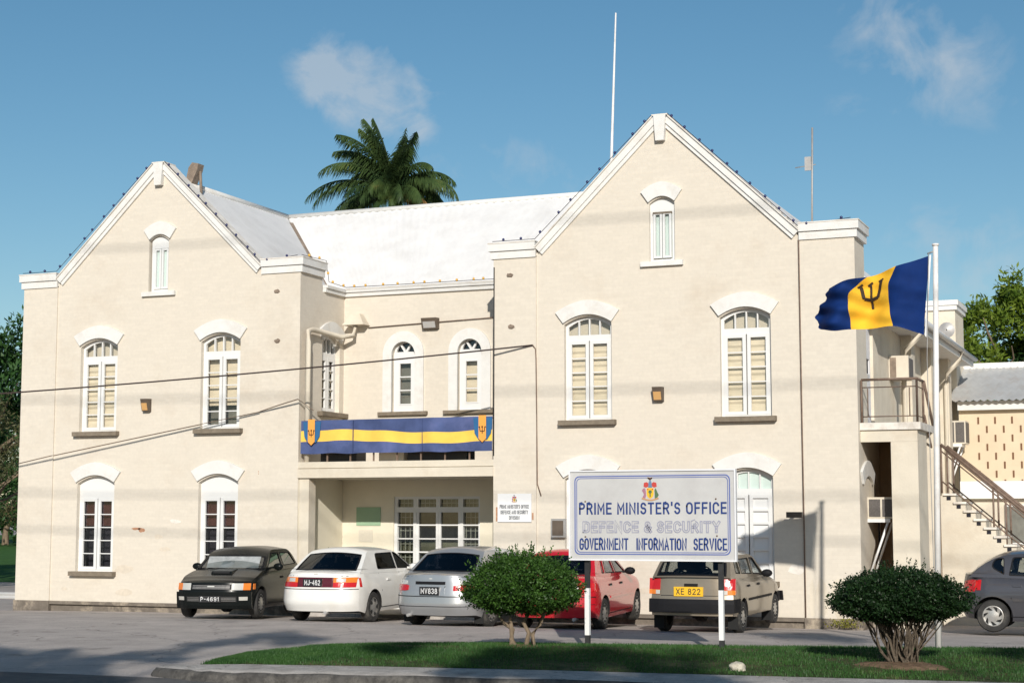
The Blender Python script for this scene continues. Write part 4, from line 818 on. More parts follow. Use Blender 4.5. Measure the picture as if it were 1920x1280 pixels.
# ---------------------------------------------------------------- flagpole and flag
PY = -7.9
mb = MB(); mb.tube([(9.79, PY, .05), (9.84, PY, 3), (9.90, PY, 5.93)], [.045, .042, .038], 12); t = thing('flagpole', (9.79, PY, .06), 'white pole flying the blue and gold flag', 'flagpole'); mb.build('pole', 'white_steel', t)
mb = MB(); mb.lathe([(.0, .03), (.05, .03), (.05, .0), (0, 0)], (9.9, PY, 5.93), n=12); mb.build('cap', 'white_steel', t)
mb = MB(); mb.tube([(9.9, PY, 5.86), (9.78, PY, 5.82)], .012, 5); mb.tube([(9.80, PY-.01, 5.82), (9.74, PY-.01, 4.3), (9.76, PY-.03, 1.2), (9.78, PY-.05, 1.1)], .006, 4); mb.build('halyard', 'steel', t)
COLS = [[(9.804, 5.79), (9.772, 5.4), (9.732, 5.011), (9.7, 4.638)], [(9.558, 5.718), (9.504, 5.375), (9.48, 5.023), (9.488, 4.717)], [(9.326, 5.661), (9.211, 5.39), (9.226, 5.035), (9.267, 4.781)], [(9.107, 5.594), (8.961, 5.324), (8.955, 5.032), (8.964, 4.763)],
        [(8.895, 5.534), (8.647, 5.284), (8.641, 5.022), (8.652, 4.76)], [(8.603, 5.47), (8.472, 5.229), (8.388, 4.978), (8.415, 4.738)], [(8.324, 5.389), (8.257, 5.216), (8.086, 5.008), (8.185, 4.788)]]
def cr(p, t):
    n = len(p)-1; x = t*n; i = min(int(x), n-1); f = x-i; g_ = lambda k: np.array(p[max(0, min(n, k))], float)
    a, b, c, d = g_(i-1), g_(i), g_(i+1), g_(i+2); return .5*((2*b)+(-a+c)*f+(2*a-5*b+4*c-d)*f*f+(-a+3*b-3*c+d)*f**3)
def fy(x, z):
    u = max(0, (9.8-x)/1.6)
    return PY+u*(.22*math.sin(7.5*(9.8-x)+1.5*z)+.05*math.sin(15*(z-5)+9*(9.8-x)))*.9+.04*u*math.sin(26*z+5*x)
mb = MB(); mb.smooth = True; nu, nv = 72, 28
grid_ = [[cr([tuple(cr(c, j/nv)) for c in COLS], i/nu) for j in range(nv+1)] for i in range(nu+1)]
P = [[(p[0]+(.025*math.sin(j*.9) if i == nu else 0), fy(p[0], p[1]), p[1]) for j, p in enumerate(col)] for i, col in enumerate(grid_)]
for i0, i1, m in ((0, 24, 0), (24, 48, 1), (48, 72, 0)): mb.grid(P[i0:i1+1], m)
FL = mono('flag', (9.0, PY, 5.2), mb, ['blue', 'gold'], 'blue gold blue flag with black trident flying from the white pole', 'flag')
mb = MB()
def strip(pts, t=.045):
    pts = [Vector((p[0], 0, p[1])) for p in pts]; L_ = []
    for i, p in enumerate(pts):
        d = (pts[min(i+1, len(pts)-1)]-pts[max(i-1, 0)]).normalized(); nn = Vector((-d.z, 0, d.x))*t/2
        L_.append([tuple((q.x, fy(q.x, q.z)-.012, q.z)) for q in (p-nn, p+nn)])
    mb.grid(L_)
def sub(a, b, n=6): return [(a[0]+(b[0]-a[0])*i/n, a[1]+(b[1]-a[1])*i/n) for i in range(n+1)]
a, b, c, d = (8.80, 5.385), (8.849, 5.205), (9.05, 5.225), (9.10, 5.475)
strip(sub(a, b)); strip(sub(b, (8.95, 5.185))+sub((8.95, 5.185), c)[1:]); strip(sub(c, d)); strip(sub((8.935, 5.43), (8.962, 5.06)), .034); strip(sub((8.76, 5.37), (8.83, 5.42), 3), .025); strip(sub((9.06, 5.46), (9.13, 5.5), 3), .025); strip(sub((8.90, 5.40), (8.97, 5.45), 3), .03)
mb.build('trident', 'ink', FL)
mb = MB(); mb.grid([[(9.80+.012, fy(9.8, 5.79)-.0, 5.80), (9.7+.012, fy(9.7, 4.638), 4.63)], [(9.835, fy(9.8, 5.79), 5.80), (9.735, fy(9.7, 4.638), 4.60)]]); mb.build('hoist_band', 'white', FL)

# ---------------------------------------------------------------- big sign on posts
SY = -9.42
t = thing('sign_board', (6.0, SY, .18), 'large white sign board on two black and white posts', 'sign')
sf = front(SY)
sx0, sx1, sz0, sz1 = 4.79, 7.25, 1.405, 2.665
def shear(u): return (u-sx0)/(sx1-sx0)
def SFr(off=0):
    return lambda u, v, w_: (u, SY-off-w_, v+.008*(shear(u)*(1)))
mb = MB(); mb.box((sx0, SY-.0, sz0), (sx1, SY+.04, sz1)); mb.build('panel', 'signw', t)
mb = MB()
for a, b in (((sx0-.02, SY-.02, sz1+.0), (sx1+.02, SY+.06, sz1+.022)), ((sx0-.02, SY-.02, sz0-.02), (sx1+.02, SY+.06, sz0)), ((sx0-.022, SY-.021, sz0-.02), (sx0, SY+.06, sz1)), ((sx1, SY-.021, sz0-.02), (sx1+.022, SY+.06, sz1))): mb.box(a, b)
mb.build('frame', 'signf', t)
def rrect(x0, z0, x1, z1, r, n=6):
    return arc(x1-r, z0+r, r, r, -90, 0, n)+arc(x1-r, z1-r, r, r, 0, 90, n)+arc(x0+r, z1-r, r, r, 90, 180, n)+arc(x0+r, z0+r, r, r, 180, 270, n)
mb = MB()
for k, th in ((.062, .016), (.092, .010)):
    mb.poly(rrect(sx0+k, sz0+k, sx1-k, sz1-k, .1-k*.4), [rrect(sx0+k+th, sz0+k+th, sx1-k-th, sz1-k-th, .1-k*.4-th*.6)], SFr(.004), .003)
mb.build('border', 'signblue', t)
cxs = (sx0+sx1)/2; wS = sx1-sx0
mb = MB(); stroke_text(mb, "PRIME MINISTER'S OFFICE", SFr(.001), cxs+.01, sz0+.640, wS*.90, .17, .004, t=.15); mb.build('lettering', 'navy', t)
mb = MB(); stroke_text(mb, "DEFENCE & SECURITY", SFr(.001), cxs-.01, sz0+.375, wS*.84, .17, .004, t=.24, outline=True, gap=.16, space=.45); mb.build('lettering', 'lilac', t)
for tx, cc, ww in (('GOVERNMENT', -.292, .305), ('INFORMATION', .062, .305), ('SERVICE', .354, .2)):
    mb = MB(); stroke_text(mb, tx, SFr(.001), cxs+cc*wS, sz0+.13, wS*ww, .17, .004, t=.135, gap=.24); mb.build('lettering', 'navy', t)
crest(None, SFr(.001), cxs-.01, sz0+.86, .31, .001, t)
mb = MB()
for x, z in ((5.02, .83), (6.98, .86), (5.02, .32), (6.99, .34)): mb.lathe([(0, -.012), (.012, -.01), (.013, 0)], (x, SY, sz0+z), axis='y', n=8)
mb.build('bolt', 'rail', t)
for px, zb in ((5.02, .14), (7.02, .12)):
    mb = MB(); mb.box((px-.033, SY+.045, sz0-.42), (px+.033, SY+.11, sz1-.1)); po = mb.build('post', 'black', t)
    mb = MB(); mb.box((px-.0335, SY+.044, zb+.17), (px+.0335, SY+.111, sz0-.421)); mb.build('white_band', 'white', po)
    mb = MB(); mb.box((px-.033, SY+.045, zb-.1), (px+.033, SY+.11, zb+.169)); mb.build('black_band', 'black', po)
# rock on the verge
bm = bmesh.new(); bmesh.ops.create_icosphere(bm, subdivisions=3, radius=.1)
from mathutils import noise as mn
for v in bm.verts:
    p = v.co*14; v.co += v.co.normalized()*(.035*mn.noise(p)+.012*mn.noise(p*3)); v.co.z = max(v.co.z*.75, -.05); v.co.x *= 1.05
me = bpy.data.meshes.new('rock'); bm.to_mesh(me); bm.free(); me.materials.append(M['rock']); o = bpy.data.objects.new('rock', me); COL.objects.link(o); o.location = (8.05, -12.4, .19)
_tag(o, 'pale lump of limestone lying on the grass near the kerb', 'rock')
# guard rail far left
t = thing('guard_rail', (-17, 4.9, -.5), 'grey double guard rail beside the left lawn', 'guard rail')
for z in (-.16, -.42):
    mb = MB(); mb.smooth = True; prof = [(0, .0), (-.05, .03), (-.05, .07), (0, .1), (-.05, .13), (-.05, .17), (0, .2)]
    mb.grid([[(x, 4.9+p[0], z+p[1]-.06) for p in prof] for x in (-60, -40, -25, -13.8)]); mb.build('beam', 'galv', t)
for x in (-16, -20, -24): mb = MB(); mb.box((x, 4.95, -.6), (x+.12, 5.05, .06)); mb.build('post', 'steel', t)

# ---------------------------------------------------------------- plants
def leaf_mesh(name, C_, N_, size, asp, mats, parent, mi=None, fold=.0, curl=None):
    """many small leaf faces: centres C_, leaf axis directions N_"""
    n = len(C_); a = N_/np.linalg.norm(N_, axis=1, keepdims=True); r = rng.normal(size=(n, 3)); b = np.cross(a, r); b /= np.linalg.norm(b, axis=1, keepdims=True)
    s = size*rng.uniform(.6, 1.25, (n, 1)); off = np.array(wloc(parent)); C0 = C_-off
    V = np.stack([C0-a*s, C0+b*s*asp, C0+a*s, C0-b*s*asp], 1).reshape(-1, 3)
    me = bpy.data.meshes.new(name); me.vertices.add(n*4); me.vertices.foreach_set('co', V.ravel()); me.loops.add(n*4); me.loops.foreach_set('vertex_index', np.arange(n*4, dtype=np.int32))
    me.polygons.add(n); me.polygons.foreach_set('loop_start', np.arange(0, n*4, 4, dtype=np.int32)); me.polygons.foreach_set('loop_total', np.full(n, 4, dtype=np.int32))
    for m in (mats if isinstance(mats, (list, tuple)) else [mats]): me.materials.append(m)
    if mi is not None: me.polygons.foreach_set('material_index', mi.astype(np.int32))
    me.update(); me.validate(); o = bpy.data.objects.new(name, me); COL.objects.link(o); o.parent = parent; return o
def crown(parent, cen, rad, nclump, perclump, cr_, size, asp, m, lower=-.75, name='crown', hollow=.55, up=.3):
    cen = np.array(cen); rad = np.array(rad); cs = []
    while len(cs) < nclump:
        p = rng.normal(size=3); p /= np.linalg.norm(p); p *= rng.uniform(hollow, 1)**.6*rng.uniform(.85, 1.08)
        if p[2] > lower: cs.append(p)
    cs = np.array(cs)*rad+cen
    C_ = np.repeat(cs, perclump, 0); d = rng.normal(size=C_.shape); d /= np.linalg.norm(d, axis=1, keepdims=True); C_ = C_+d*cr_*rng.uniform(.25, 1, (len(C_), 1))*np.repeat(rng.uniform(.6, 1.3, (nclump, 1)), perclump, 0)
    N_ = d*.7+rng.normal(size=C_.shape)*.6+np.array([0, 0, up])
    return leaf_mesh(name, C_, N_, size, asp, m, parent), cs
def limbs(parent, segs, name='trunk', m='bark', n=8):
    mb = MB()
    for pts, rr in segs: mb.tube(pts, rr, n)
    return mb.build(name, m, parent, recalc=False)
def wob(a, b, n, amp, seed):
    rr = random.Random(seed); a, b = Vector(a), Vector(b); return [a.lerp(b, i/n)+(Vector((rr.uniform(-amp, amp), rr.uniform(-amp, amp), rr.uniform(-amp, amp)*.4)) if 0 < i < n else Vector((0, 0, 0))) for i in range(n+1)]
shrub_m = leaf_mat('shrub leaves', (.012, .04, .008), (.065, .145, .022), None, scale=5, trans=.25)
shrub_d = leaf_mat('dark shrub leaves', (.005, .016, .005), (.017, .045, .011), None, scale=5, trans=.15)
def shrub_crown(sh, cen, rx, ry, ztop, zbot, n, size, m, seed):
    """clipped dome: filled shell, flat underside, uneven edge"""
    r2 = np.random.default_rng(seed); cs = []
    cz = zbot+(ztop-zbot)*.42
    th = r2.uniform(0, 2*np.pi, n); u = r2.uniform(-1, 1, n); q = np.sqrt(1-u*u); rad = np.where(r2.random(n) < .35, r2.uniform(.15, .9, n), r2.uniform(.55, 1.0, n)**.45)
    lump = 1+.06*np.sin(2*th+seed+u*2)+.045*np.sin(5*th+seed-u*3)+.04*np.sin(9*th+u*5)+.035*np.sin(13*u+th*9)+.035*np.sin(23*th+u*17)+.03*np.abs(r2.normal(size=n))**1.6
    x = cen[0]+rx*q*np.cos(th)*rad*lump; y = cen[1]+ry*q*np.sin(th)*rad*lump; z = cz+np.where(u > 0, (ztop-cz)*u, (cz-zbot)*u*.95)*rad*lump
    C_ = np.stack([x, y, z], 1); N_ = np.stack([q*np.cos(th), q*np.sin(th), u], 1)*.5+r2.normal(size=(n, 3))*.7
    gap = np.sin(C_[:, 0]*17+seed)*np.sin(C_[:, 1]*15)+np.sin(C_[:, 2]*19+C_[:, 0]*9); keep = (gap < 1.15) | (r2.random(n) < .25); C_, N_ = C_[keep], N_[keep]
    sp_ = []; sn_ = []
    for k in range(70):
        a_, e_ = r2.uniform(0, 6.283), r2.uniform(-.3, 1.5); d_ = np.array([np.cos(a_)*np.cos(e_), np.sin(a_)*np.cos(e_), np.sin(e_)]); base_ = np.array([cen[0], cen[1], cz])+d_*np.array([rx, ry, (ztop-cz) if d_[2] > 0 else (cz-zbot)]); L_ = r2.uniform(.03, .11)
        for q_ in range(9): sp_.append(base_+d_*L_*q_/8*1.2+np.array([0, 0, .4])*L_*q_/8+r2.normal(size=3)*.009); sn_.append(d_+r2.normal(size=3)*.6)
    C_ = np.concatenate([C_, np.array(sp_)]); N_ = np.concatenate([N_, np.array(sn_)])
    return leaf_mesh('foliage', C_, N_, size, .55, m, sh)
sh = thing('shrub', (4.5, -10.5, .2), 'clipped green round topped shrub on three slim stems beside the sign', 'shrub')
shrub_crown(sh, (4.46, -10.5), .85, .75, 1.50, .64, 36000, .021, shrub_m, 3)
stems = []
for k, (tx, ty, tz) in enumerate([(4.12, -10.6, .76), (4.5, -10.4, .95), (4.92, -10.55, .95)]):
    st = wob((4.5+.03*k-.03, -10.5, .1), (tx, ty, tz), 6, .045, k+4)
    stems.append((st, [.046, .036, .032, .028, .026, .022, .018])); stems.append((wob(st[-2], (tx+(-.25 if k == 0 else .15), ty, tz+.1), 3, .02, k+20), [.02, .016, .012, .01]))
st0 = limbs(sh, stems, 'stem')
limbs(sh, [(wob((4.34, -10.55, .1), (4.30, -10.56, .62), 4, .015, 9), [.055, .04, .03, .032, .02])], 'cut_stem')
sr = thing('shrub', (9.83, -11.25, .18), 'dark dense wide shrub with many bare stems by the flagpole', 'shrub')
shrub_crown(sr, (9.81, -11.22), .80, .8, 1.36, .70, 52000, .019, shrub_d, 8)
r3 = random.Random(5); stems = []; M['darkbark'] = mat('dark grey bark', (.10, .08, .06), .9, var=.5, vscale=14, bump=.8, bscale=30, spec=.1)
for k in range(34):
    a = k*2.4; rr = .03+.1*r3.random(); b0 = (9.83+rr*math.cos(a), -11.25+rr*.7*math.sin(a), .1); r_ = .16+.36*r3.random(); t1 = (9.83+r_*math.cos(a+r3.uniform(-.3, .3)), -11.25+r_*.8*math.sin(a), .9)
    st = wob(b0, t1, 6, .045, k); stems.append((st, [.020, .018, .016, .013, .012, .01, .008]))
    stems.append((wob(st[2], (t1[0]+r3.uniform(-.2, .2), t1[1]+r3.uniform(-.1, .1), .95), 4, .03, k+90), [.011, .01, .008, .007, .005]))
limbs(sr, stems, 'stem', 'darkbark', n=6)
for (x, y, z, r_, lb) in ((4.45, -10.55, .2, .34, 'bare earth around the slim stemmed shrub'), (9.83, -11.3, .195, .5, 'bare earth around the dark wide shrub')):
    mb = MB(); mb.smooth = True; P = []
    for i in range(9):
        f = i/8; P.append([(x+r_*f*1.25*math.cos(6.283*j/24)*(1+.16*math.sin(3*6.283*j/24+x)+.1*math.sin(5*6.283*j/24+x)), y+r_*f*math.sin(6.283*j/24)*(1+.2*math.sin(2*6.283*j/24+x)), z+.012+.03*(1-f)+.008*math.sin(j*2.3+i)-.05*max(0, f-.7)/.3) for j in range(25)])
    mb.grid(P); o = mb.build('soil_mound', 'soil', kind='structure')
# small weed by the porch column
wd = thing('weed', (-4.6, .25, -.1), 'spindly green weed growing at the foot of the porch column', 'plant')
limbs(wd, [(wob((-4.7, .2, -.1), (-4.62+.12*k, .2, 1.0+.12*k), 4, .05, k), [.012, .01, .008, .006, .004]) for k in range(4)], 'stem', n=5)
wm = leaf_mat('weed leaves', (.06, .11, .03), (.16, .2, .06), None, scale=6)
C_ = np.array([(-4.72+.13*k+random.gauss(0, .09), .2+random.gauss(0, .05), .45+.6*random.random()+.1*k) for k in range(4) for i in range(45)]); leaf_mesh('foliage', C_, rng.normal(size=C_.shape), .03, .4, wm, wd)
# verge weeds at the right pilaster foot
vw = thing('weed', (7.0, -.2, -.1), 'low yellow green weed at the right corner of the facade', 'plant')
limbs(vw, [(wob((6.9+.1*k, -.2, -.1), (6.85+.12*k, -.22, .08), 2, .02, k), [.008, .006, .004]) for k in range(4)], 'stem', n=5)
C_ = np.array([(6.95+random.gauss(0, .16), -.2+random.gauss(0, .05), -.08+.16*random.random()) for i in range(260)]); leaf_mesh('foliage', C_, rng.normal(size=C_.shape), .025, .5, leaf_mat('verge weed', (.14, .15, .03), (.3, .28, .05), None, scale=6), vw)

# royal palm behind the roof
PX, PY2, PZ = -13.5, 21.5, 13.9
pm = leaf_mat('palm fronds', (.02, .045, .018), (.075, .12, .035), (.20, .17, .06), scale=.9, trans=.25); pdm = leaf_mat('dead palm fronds', (.2, .11, .04), (.34, .2, .08), None, scale=1, trans=.2)
pt_ = thing('palm_tree', (PX, PY2, -.4), 'tall palm with wind tossed fronds rising behind the roof', 'palm tree')
limbs(pt_, [([(PX+.1, PY2, -.5), (PX, PY2, 6), (PX-.02, PY2, 11), (PX, PY2, 12.9)], [.38, .34, .3, .24])], 'trunk'); limbs(pt_, [([(PX, PY2, 12.6), (PX, PY2, 13.5), (PX+.05, PY2, 14.1)], [.2, .17, .08])], 'crownshaft', shrub_m if False else 'crownshaft_green' if False else 'bark')
rt = Vector((math.cos(YAW), math.sin(YAW), 0)); bk = Vector((-math.sin(YAW), math.cos(YAW), 0))
fr_list = [  # (azimuth in the picture plane component, depth comp, start elevation, length, droop, dead)
 (-1.0, .1, 30, 3.5, 1.15, 0), (-1, -.3, 48, 3.1, 1.3, 0), (-.9, .5, 55, 2.9, 1.1, 0), (-.75, -.5, 62, 3.0, .9, 0), (-.45, .2, 78, 3.0, .4, 0), (-.30, -.1, 82, 2.75, .25, 0), (.25, .1, 80, 2.5, .1, 0), (.32, -.2, 70, 2.3, .3, 0),
 (.8, .2, 42, 2.7, 1.2, 0), (1.0, -.2, 34, 3.0, 1.45, 0), (1, .5, 22, 2.6, 1.3, 0), (-.9, -.9, 20, 2.4, 1.0, 0), (-.4, -1, 30, 2.1, 1.4, 0), (.3, -1, 28, 1.9, 1.6, 0), (.7, -.8, 15, 2.1, 1.2, 1), (-.6, -.9, 5, 2.1, .9, 0),
 (-.9, .9, 15, 2.6, 1.0, 0), (.8, .8, 10, 2.2, 1.0, 0), (1.0, -.4, 0, 2.0, 1.0, 1), (-.2, 1, 50, 2.4, 1.0, 0), (.1, -1, 5, 1.6, 1.1, 1), (-1, .3, 5, 2.5, .8, 0), (.6, -.4, 55, 2.2, 1.3, 0), (-.55, .6, 60, 2.7, .8, 0), (-.3, -.8, -10, 1.9, .6, 0), (.3, -.8, -12, 1.6, .7, 0), (-.7, -.2, -8, 2.1, .5, 0)]
r9 = random.Random(9); fr_list += [(a+r9.uniform(-.3, .3), b+r9.uniform(-.5, .5), e+r9.uniform(-14, 8), l*r9.uniform(.72, .95), d+r9.uniform(0, .4), 1 if r9.random() < .05 else 0) for a, b, e, l, d, _ in fr_list]
for i, (ar, ab, el, Ln, dr, dead) in enumerate(fr_list):
    d = (rt*ar+bk*ab).normalized(); pts = []; p = Vector((PX, PY2, 13.75+.3*random.random())); dead = dead and ab > -.5
    if i >= 27 and ab < -.6: continue
    n = 16; e_ = R(el)
    for k in range(n+1):
        pts.append(p.copy()); e_ -= dr*(.3+1.5*(k/n))/n*1.25; p = p+(d*math.cos(e_)+Vector((0, 0, 1))*math.sin(e_)+rt*-.03)*Ln/n
    mb = MB(); mb.tube(pts, [.045*(1-k/n)+.012 for k in range(n+1)], 5)
    for k in range(1, n):
        for q in range(6):
            t = k+q/6; i0 = int(t); f = t-i0; b = pts[i0].lerp(pts[min(i0+1, n)], f); ax = (pts[min(i0+1, n)]-pts[i0]).normalized(); sidev = ax.cross(Vector((0, 0, 1))).normalized(); up = sidev.cross(ax).normalized()
            ll = .74*(math.sin(math.pi*min(1, (t/n)*.9+.08))**.6)*(Ln/3)**.3
            for sg in (-1, 1):
                dd = (sidev*sg*.85+ax*.65+up*random.uniform(-.15, .5)+Vector((0, 0, -.35-.75*(t/n)))+rt*-.25).normalized(); l2 = ll*random.uniform(.75, 1.1); wv = ax*.017
                tip = b+dd*l2+Vector((0, 0, -.35*l2)); mid = b+dd*l2*.55
                mb.add([b-wv, b+wv, mid+wv*1.1, tip, mid-wv*1.1], [(0, 1, 2, 4), (4, 2, 3)])
    mb.build('frond', pdm if dead else pm, pt_, recalc=False)

def tree(x, y, z0, h, rx, rz, nc, per, size, m, label, seed, cat='tree', clump=1.0, asp=.35, grp=None, lean=0):
    t = thing('tree', (x, y, z0), label, cat, grp); cz = z0+h-rz
    segs = [(wob((x, y, z0-.2), (x+lean, y, cz-rz*.3), 6, .12, seed), [.28*h/9, .22*h/9, .2*h/9, .18*h/9, .16*h/9, .14*h/9, .12*h/9])]
    rr = random.Random(seed)
    for k in range(9): a = k*2.4; segs.append((wob((x+lean, y, cz-rz*.5), (x+lean+rx*.8*math.cos(a), y+rx*.8*math.sin(a), cz+rz*rr.uniform(-.2, .6)), 5, .15, seed+k), [.1*h/9, .08*h/9, .06*h/9, .045*h/9, .03*h/9, .015*h/9]))
    limbs(t, segs, 'trunk'); crown(t, (x+lean, y, cz), (rx, rx, rz), nc, per, clump, size, asp, m); return t
jm = leaf_mat('yellow green tree leaves', (.05, .11, .015), (.20, .27, .03), (.30, .30, .04), scale=.7, trans=.35); dm = leaf_mat('dark tree leaves', (.012, .04, .012), (.05, .12, .03), None, scale=1, trans=.25); om = leaf_mat('olive tree leaves', (.04, .06, .02), (.12, .11, .05), (.3, .17, .07), scale=1.2, trans=.25)
tree(7.0, 33, -.4, 11.4, 2.3, 3.0, 70, 260, .13, jm, 'feathery yellow green tree behind the annex, left of two', 3, clump=.65)
tree(12.2, 34, -.4, 12.2, 3.2, 4.0, 110, 260, .14, jm, 'feathery yellow green tree at the right picture edge', 5, clump=.7)
tree(8.0, 37, -.4, 10.2, 4, 4.0, 80, 220, .16, dm, 'dark green tree mass behind the feathery trees', 6, clump=.9)
tree(-29, 18, -.4, 9.8, 5.0, 3.6, 120, 240, .14, dm, 'dark leafy tree at the left edge beyond the lawn', 11, clump=.9)
tree(-23.5, 11.5, -.4, 6.4, 2.6, 2.5, 60, 160, .07, om, 'thin olive tree with bare twigs left of the office', 12, clump=.6)
tree(-40, 45, -.4, 9, 7, 4.5, 120, 160, .2, dm, 'distant green tree across the lawn', 14, clump=1.3)
tree(-70, 70, -.4, 11, 10, 5.5, 120, 160, .3, dm, 'farthest green tree beyond the left lawn', 15, clump=1.8)
# street trees behind the camera, whose shade falls across the kerb
for i, (tx, tyy, blobs, lb) in enumerate([(9.5, -38.5, [(7.9, 9.8, 3.5, 2.4, 280), (12.0, 13.55, .85, .3, 9), (10.8, 12.35, .9, .22, 5)], 'broad street tree behind the viewer, nearest the left'),
    (17.0, -39, [(17.2, 11.95, 2.1, 1.0, 42), (15.1, 13.0, .7, .3, 7)], 'street tree directly behind the viewer'), (22.6, -38.5, [(21.8, 15.75, .9, .22, 9), (23.9, 13.7, .8, .5, 14), (25.6, 12.2, 2, 1.6, 40)], 'tall street tree behind the viewer on the right')]):
    t = thing('street_tree', (tx, tyy, 0), lb, 'tree', 'street trees behind the viewer')
    limbs(t, [(wob((tx, tyy, -.2), (tx, tyy, 9), 6, .15, i), [.3, .26, .24, .2, .18, .15, .1])]+[(wob((tx, tyy, 7.5), (bx, tyy+.5, bz_), 4, .1, i+5), [.1, .08, .05, .03, .02]) for bx, bz_, *_ in blobs])
    for bx, bz_, rx, rz, nc in blobs: crown(t, (bx, tyy+.5, bz_), (rx, 1.3, rz), nc, 110, .42, .11, .5, dm, lower=-2)

# ---------------------------------------------------------------- cars
def paint(name, col, metal=0, rough=.3, dust=.25, dcol=(.35, .3, .24), coat=.55, spec=.5):
    return mat(name, col, rough, metal=metal, coat=coat, var=.05, vscale=1.5, dirt=dcol, dirtamt=dust, dscale=1.1, spec=spec)
TY = mat('tyre rubber', (.028, .027, .026), .85, var=.3, vscale=6, dirt=(.13, .12, .10), dirtamt=.6, dscale=3); RIM = mat('wheel trim silver', (.48, .47, .45), .35, metal=.6, var=.1, dirt=(.2, .17, .13), dirtamt=.6, dscale=6); DK = mat('black trim plastic', (.009, .009, .011), .65, var=.2, spec=.2)
CG = glass_mat('tinted car glass', (.10, .11, .13), .3); CGc = glass_mat('clear car glass', (.6, .63, .62), .6); INT = mat('dark seat cloth', (.03, .028, .03), .9)
RED = mat('red lamp lens', (.50, .012, .012), .15, coat=.6); AMB = mat('amber lamp lens', (.75, .20, .02), .15, coat=.6); CLR = mat('clear lamp lens', (.62, .60, .55), .12, coat=.8, metal=.2); MAROON = mat('smoked lamp band', (.09, .008, .012), .2, coat=.6)
SHADE = mat('silver windscreen sunshade', (.42, .43, .42), .45, metal=.3, var=.3, vscale=5)
UNDER = mat('underbody black', (.012, .012, .012), .9)
def ip(tab, x):
    if x <= tab[0][0]: return tab[0][1]
    for (a, va), (b, vb) in zip(tab, tab[1:]):
        if x <= b:
            t = (x-a)/(b-a); t = t*t*(3-2*t)*.5+t*.5; return va+(vb-va)*t
    return tab[-1][1]
